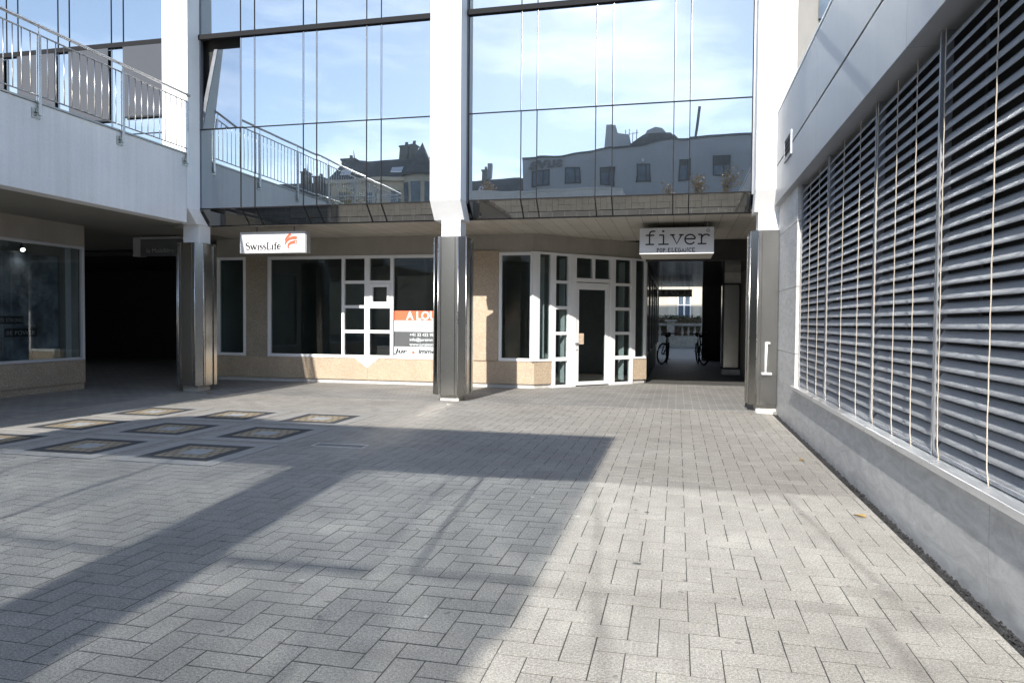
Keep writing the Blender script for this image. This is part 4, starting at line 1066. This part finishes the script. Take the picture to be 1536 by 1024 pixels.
# planter with tall grasses in front of it
PL = thing('planter_wall', (1.5, -17, 0), 'tall grey planter wall in front of the grey rendered building', 'wall')
MB().box(-1.5, 7, -18.5, -16, -.04, 8.75).build('wall', 'greyrender', PL)
MB().box(-1.55, 7.05, -18.55, -15.95, 8.75, 8.83).build('coping', 'cap', PL)
random.seed(31)
def grass_clump(cx, cy, cz, h, n, spread, label, lean=0):
    G = thing('ornamental_shrub', (cx, cy, cz), label, 'shrub', 'rusty shrubs on the planter wall')
    st = MB(); lf = MB()
    for i in range(n):
        a = random.uniform(0, 6.283); s = random.uniform(.15, 1) * spread; hh = h * random.uniform(.35, 1)
        dx, dy = math.cos(a) * s + lean, math.sin(a) * s * .6
        pts = [(cx + dx * (t ** 1.5), cy + dy * (t ** 1.5), cz + hh * t) for t in (0, .35, .7, 1)]
        st.tube(pts, [.014, .011, .008, .004], 4)
        def fn(p=pts):
            t = random.choice((1, 2, 3, 3)); return tuple(v + random.gauss(0, .09) for v in p[t])
        leafmass(lf, fn, random.randint(10, 22), .075)
    st.build('stems', 'bark', G); lf.build('leaves', 'leaf', G)
grass_clump(1.2, -16.6, 8.83, 1.2, 22, .5, 'low rusty shrub at the left of the planter, seen in the right glass bay')
grass_clump(2.6, -16.6, 8.83, 1.9, 30, .7, 'tall leaning rusty shrub at the right of the planter, seen in the right glass bay', .35)
grass_clump(-.6, -16.6, 8.83, 1.0, 9, .35, 'sparse rusty shrub at the end of the planter, seen in the right glass bay')
grass_clump(-7.9, -2.6, 6.87, .55, 14, .3, 'small rusty shrub on the raised deck coping')

# old town houses, mirrored in the left glass bays
def old_house(name, x0, x1, y, zc, zr, label, chim, turret=None):
    H_ = thing(name, ((x0 + x1) / 2, y - 4, 0), label, 'house', 'old town houses behind the courtyard')
    MB().box(x0, x1, y - 9, y, -.04, zc).build('wall', 'oldwall', H_)
    MB().box(x0 - .3, x1 + .3, y - 9.3, y + .35, zc, zc + .35).build('cornice', 'oldwall', H_)
    z1 = zc + .35; m = MB()
    P = [(x0 - .2, y + .25, z1), (x1 + .2, y + .25, z1), (x1 + .2, y - 9.2, z1), (x0 - .2, y - 9.2, z1), (x0 + .5, y - 1.6, zr - .35), (x1 - .5, y - 1.6, zr - .35), (x1 - .5, y - 7.4, zr - .35), (x0 + .5, y - 7.4, zr - .35), (x0 + 1, y - 4.5, zr), (x1 - 1, y - 4.5, zr)]
    m.v = P
    for f in ((0, 1, 5, 4), (1, 2, 6, 5), (2, 3, 7, 6), (3, 0, 4, 7), (4, 5, 9, 8), (6, 7, 8, 9), (5, 6, 9), (7, 4, 8), (3, 2, 1, 0)): m.face(f)
    rf = m.build('roof', 'darkroof', H_)
    for (cx, w_, zt, spike) in chim:
        c = MB(); c.box(cx - w_ / 2, cx + w_ / 2, y - 2.6, y - 1.4, z1 + .4, zt); c.box(cx - w_ / 2 - .08, cx + w_ / 2 + .08, y - 2.68, y - 1.32, zt, zt + .14)
        c.tube([(cx, y - 2, zt + .14), (cx, y - 2, zt + .5)], .16, 8)
        if spike: c.tube([(cx + .3, y - 2, zt), (cx + .3, y - 2, zt + 1.0)], [.08, .02], 5)
        c.build('chimney', 'brickchim', rf)
    nwin = max(2, int((x1 - x0) / 2.6))
    for k in range(nwin):
        cx = x0 + (k + .5) * (x1 - x0) / nwin
        for zb in (zc - 2.6, zc - 5.6):
            f_ = MB(); f_.box(cx - .62, cx + .62, y + .001, y + .08, zb - .1, zb + 1.95)
            o = f_.build('window', 'oldwall', H_); MB().box(cx - .45, cx + .45, y + .081, y + .1, zb, zb + 1.75).build('pane', 'greywin', o)
        sk = MB(); t0, t1 = .25, .5
        def rp(x, t, d): return (x, y + .25 - 1.85 * t, z1 + (zr - .35 - z1) * t + d)
        if k % 2 == 0:
            sk.hexa([rp(cx - .5, t0, .03), rp(cx + .5, t0, .03), rp(cx + .5, t1, .03), rp(cx - .5, t1, .03), rp(cx - .5, t0, .1), rp(cx + .5, t0, .1), rp(cx + .5, t1, .1), rp(cx - .5, t1, .1)])
            sk.build('skylight', 'cap', rf)
    if turret:
        tx, tr, tz, tt = turret
        MB().cone((tx, y - .6), tr, tr, -.04, tz, 20).build('turret', 'oldwall', H_)
        m = MB(); m.tube([(tx, y - .6, tz), (tx, y - .6, tz + .3), (tx, y - .6, tz + 1.0), (tx, y - .6, tt)], [tr + .3, tr + .05, tr * .6, .02], 20); m.build('turret_roof', 'darkroof', H_)
        for k in (-1, 0, 1):
            a = R(90 + k * 38); m = MB()
            px_, py_ = tx + (tr + .02) * math.cos(a), y - .6 + (tr + .02) * math.sin(a); tt_ = (-math.sin(a), math.cos(a)); nn_ = (math.cos(a), math.sin(a))
            m.box(-.35, .35, 0, .05, tz - 2.4, tz - .6, F((px_, py_), tt_, nn_)); m.build('turret_window', 'greywin', H_)
old_house('old_town_house', -30.6, -20.2, -32, 13.7, 16.4, 'old sandstone house with mansard roof and corner turret, mirrored in the left glass',
          [(-29.6, 1.35, 16.0, True), (-24.0, .8, 17.1, False), (-23.2, .45, 17.1, False)], (-21.9, 1.5, 14.1, 17.0))
old_house('old_town_house', -47, -32, -40, 13.2, 16.2, 'lower old house with long slate roof farther left, seen mirrored behind the railing', [(-38.3, 1.0, 16.9, True), (-36.8, .5, 16.4, False)])
old_house('old_town_house', -27, -15.2, -44, 14.0, 16.6, 'distant old house with a low slate roof beside the grey rendered building', [(-19.9, .6, 17.2, False)])
MB_ = MB(); MB_.tube([(-17.5, -39, 0), (-17.5, -39, 15.0)], .09, 8); MB_.box(-17.75, -17.3, -39.2, -38.8, 15.0, 16.4)
tag(MB_.build('mobile_mast', 'greymetal'), 'slim grey mast with a box head, mirrored left of the grey building', 'mast')
# slender trees behind the terrace end
random.seed(77)
def tree(x, y, h, label):
    Tt = thing('slender_tree', (x, y, 0), label, 'tree', 'slender trees behind the terrace')
    st = MB(); st.tube([(x, y, -.04), (x + .1, y, h * .4), (x - .05, y, h * .75), (x, y, h)], [.13, .09, .05, .015], 8); lf = MB()
    for i in range(34):
        t = random.uniform(.35, .98); a = random.uniform(0, 6.283); l = (1.05 - t) * h * .28 + .3
        p0 = (x, y, h * t); p1 = (x + math.cos(a) * l, y + math.sin(a) * l, h * t + l * .7)
        st.tube([p0, p1], [.02, .006], 5)
        def fn(p0=p0, p1=p1):
            k = random.uniform(.3, 1.1); return tuple(p0[i] + (p1[i] - p0[i]) * k + random.gauss(0, .16) for i in range(3))
        leafmass(lf, fn, 55, .07)
    st.build('trunk', 'bark', Tt); lf.build('crown', 'leaf2', Tt)
tree(-16.2, -7, 8.2, 'slender autumn tree nearest the terrace end'); tree(-18.2, -8.5, 8.0, 'slender autumn tree standing farther left behind the terrace')

# ------------------------------------------------------------------ sun and sky
to_sun = Vector((-.117, -1, .596)).normalized()
sd = bpy.data.lights.new('sun', 'SUN'); sd.energy = 4.0; sd.angle = R(.5); sd.color = (1, .955, .88)
so = bpy.data.objects.new('sun', sd); col.objects.link(so); so.rotation_euler = (to_sun).to_track_quat('Z', 'Y').to_euler()
so.location = (-3, -20, 30)
wd = bpy.data.worlds.new('World'); sc.world = wd; wd.use_nodes = True
nt = wd.node_tree; nt.nodes.clear()
out = nt.nodes.new('ShaderNodeOutputWorld'); bg = nt.nodes.new('ShaderNodeBackground')
sky = nt.nodes.new('ShaderNodeTexSky'); sky.sky_type = 'NISHITA'; sky.sun_disc = False
sky.sun_elevation = math.asin(to_sun.z); sky.sun_rotation = math.atan2(to_sun.x, to_sun.y)
sky.air_density = 1.0; sky.dust_density = .15; sky.ozone_density = 2.0
tc = nt.nodes.new('ShaderNodeTexCoord'); mp = nt.nodes.new('ShaderNodeMapping'); mp.inputs['Scale'].default_value = (1.6, 1.6, 6.5); mp.inputs['Rotation'].default_value = (0, R(12), R(25))
nt.links.new(tc.outputs['Generated'], mp.inputs[0])
nz = noise(nt, mp.outputs[0], 2.2, 7, .6)
cl = ramp(nt, nz, .47, .72)
hs = N(nt, 'ShaderNodeHueSaturation'); hs.inputs['Saturation'].default_value = .45; hs.inputs['Value'].default_value = 1.5
nt.links.new(sky.outputs[0], hs.inputs['Color'])
cm = N(nt, 'ShaderNodeMath', operation='MULTIPLY'); cm.inputs[1].default_value = .55; nt.links.new(cl, cm.inputs[0])
cc = mixc(nt, cm.outputs[0], sky.outputs[0], hs.outputs[0])
hz_ = N(nt, 'ShaderNodeHueSaturation'); hz_.inputs['Saturation'].default_value = .8; nt.links.new(cc, hz_.inputs['Color'])
nt.links.new(hz_.outputs[0], bg.inputs[0]); bg.inputs[1].default_value = .15
nt.links.new(bg.outputs[0], out.inputs[0])

# ------------------------------------------------------------------ camera
yaw, pitch, roll = -.226840764, -.0280400164, .00783603464
cy, sy = math.cos(yaw), math.sin(yaw)
f = Vector((sy * math.cos(pitch), cy * math.cos(pitch), math.sin(pitch))); r = Vector((cy, -sy, 0)); u = r.cross(f)
r2 = r * math.cos(roll) + u * math.sin(roll); u2 = -r * math.sin(roll) + u * math.cos(roll)
cd = bpy.data.cameras.new('camera'); cam = bpy.data.objects.new('camera', cd); col.objects.link(cam)
cam.matrix_world = Matrix(((r2.x, u2.x, -f.x, 0), (r2.y, u2.y, -f.y, 0), (r2.z, u2.z, -f.z, 1.55), (0, 0, 0, 1)))
cd.sensor_width = 36; cd.lens = 1071.515 / 1536 * 36; cd.clip_end = 1000; cd.clip_start = .05
sc.camera = cam
sc.view_settings.view_transform = 'Standard'; sc.view_settings.look = 'None'; sc.view_settings.gamma = 1
sc.view_settings.exposure = .89
sc.render.engine = 'CYCLES'
sc.cycles.use_denoising = True
sc.cycles.sample_clamp_indirect = 15
sc.cycles.blur_glossy = 0
sc.cycles.use_guiding = True
sc.cycles.use_surface_guiding = True
sc.cycles.guiding_training_samples = 128
sc.cycles.max_bounces = 10; sc.cycles.glossy_bounces = 6; sc.cycles.transparent_max_bounces = 12
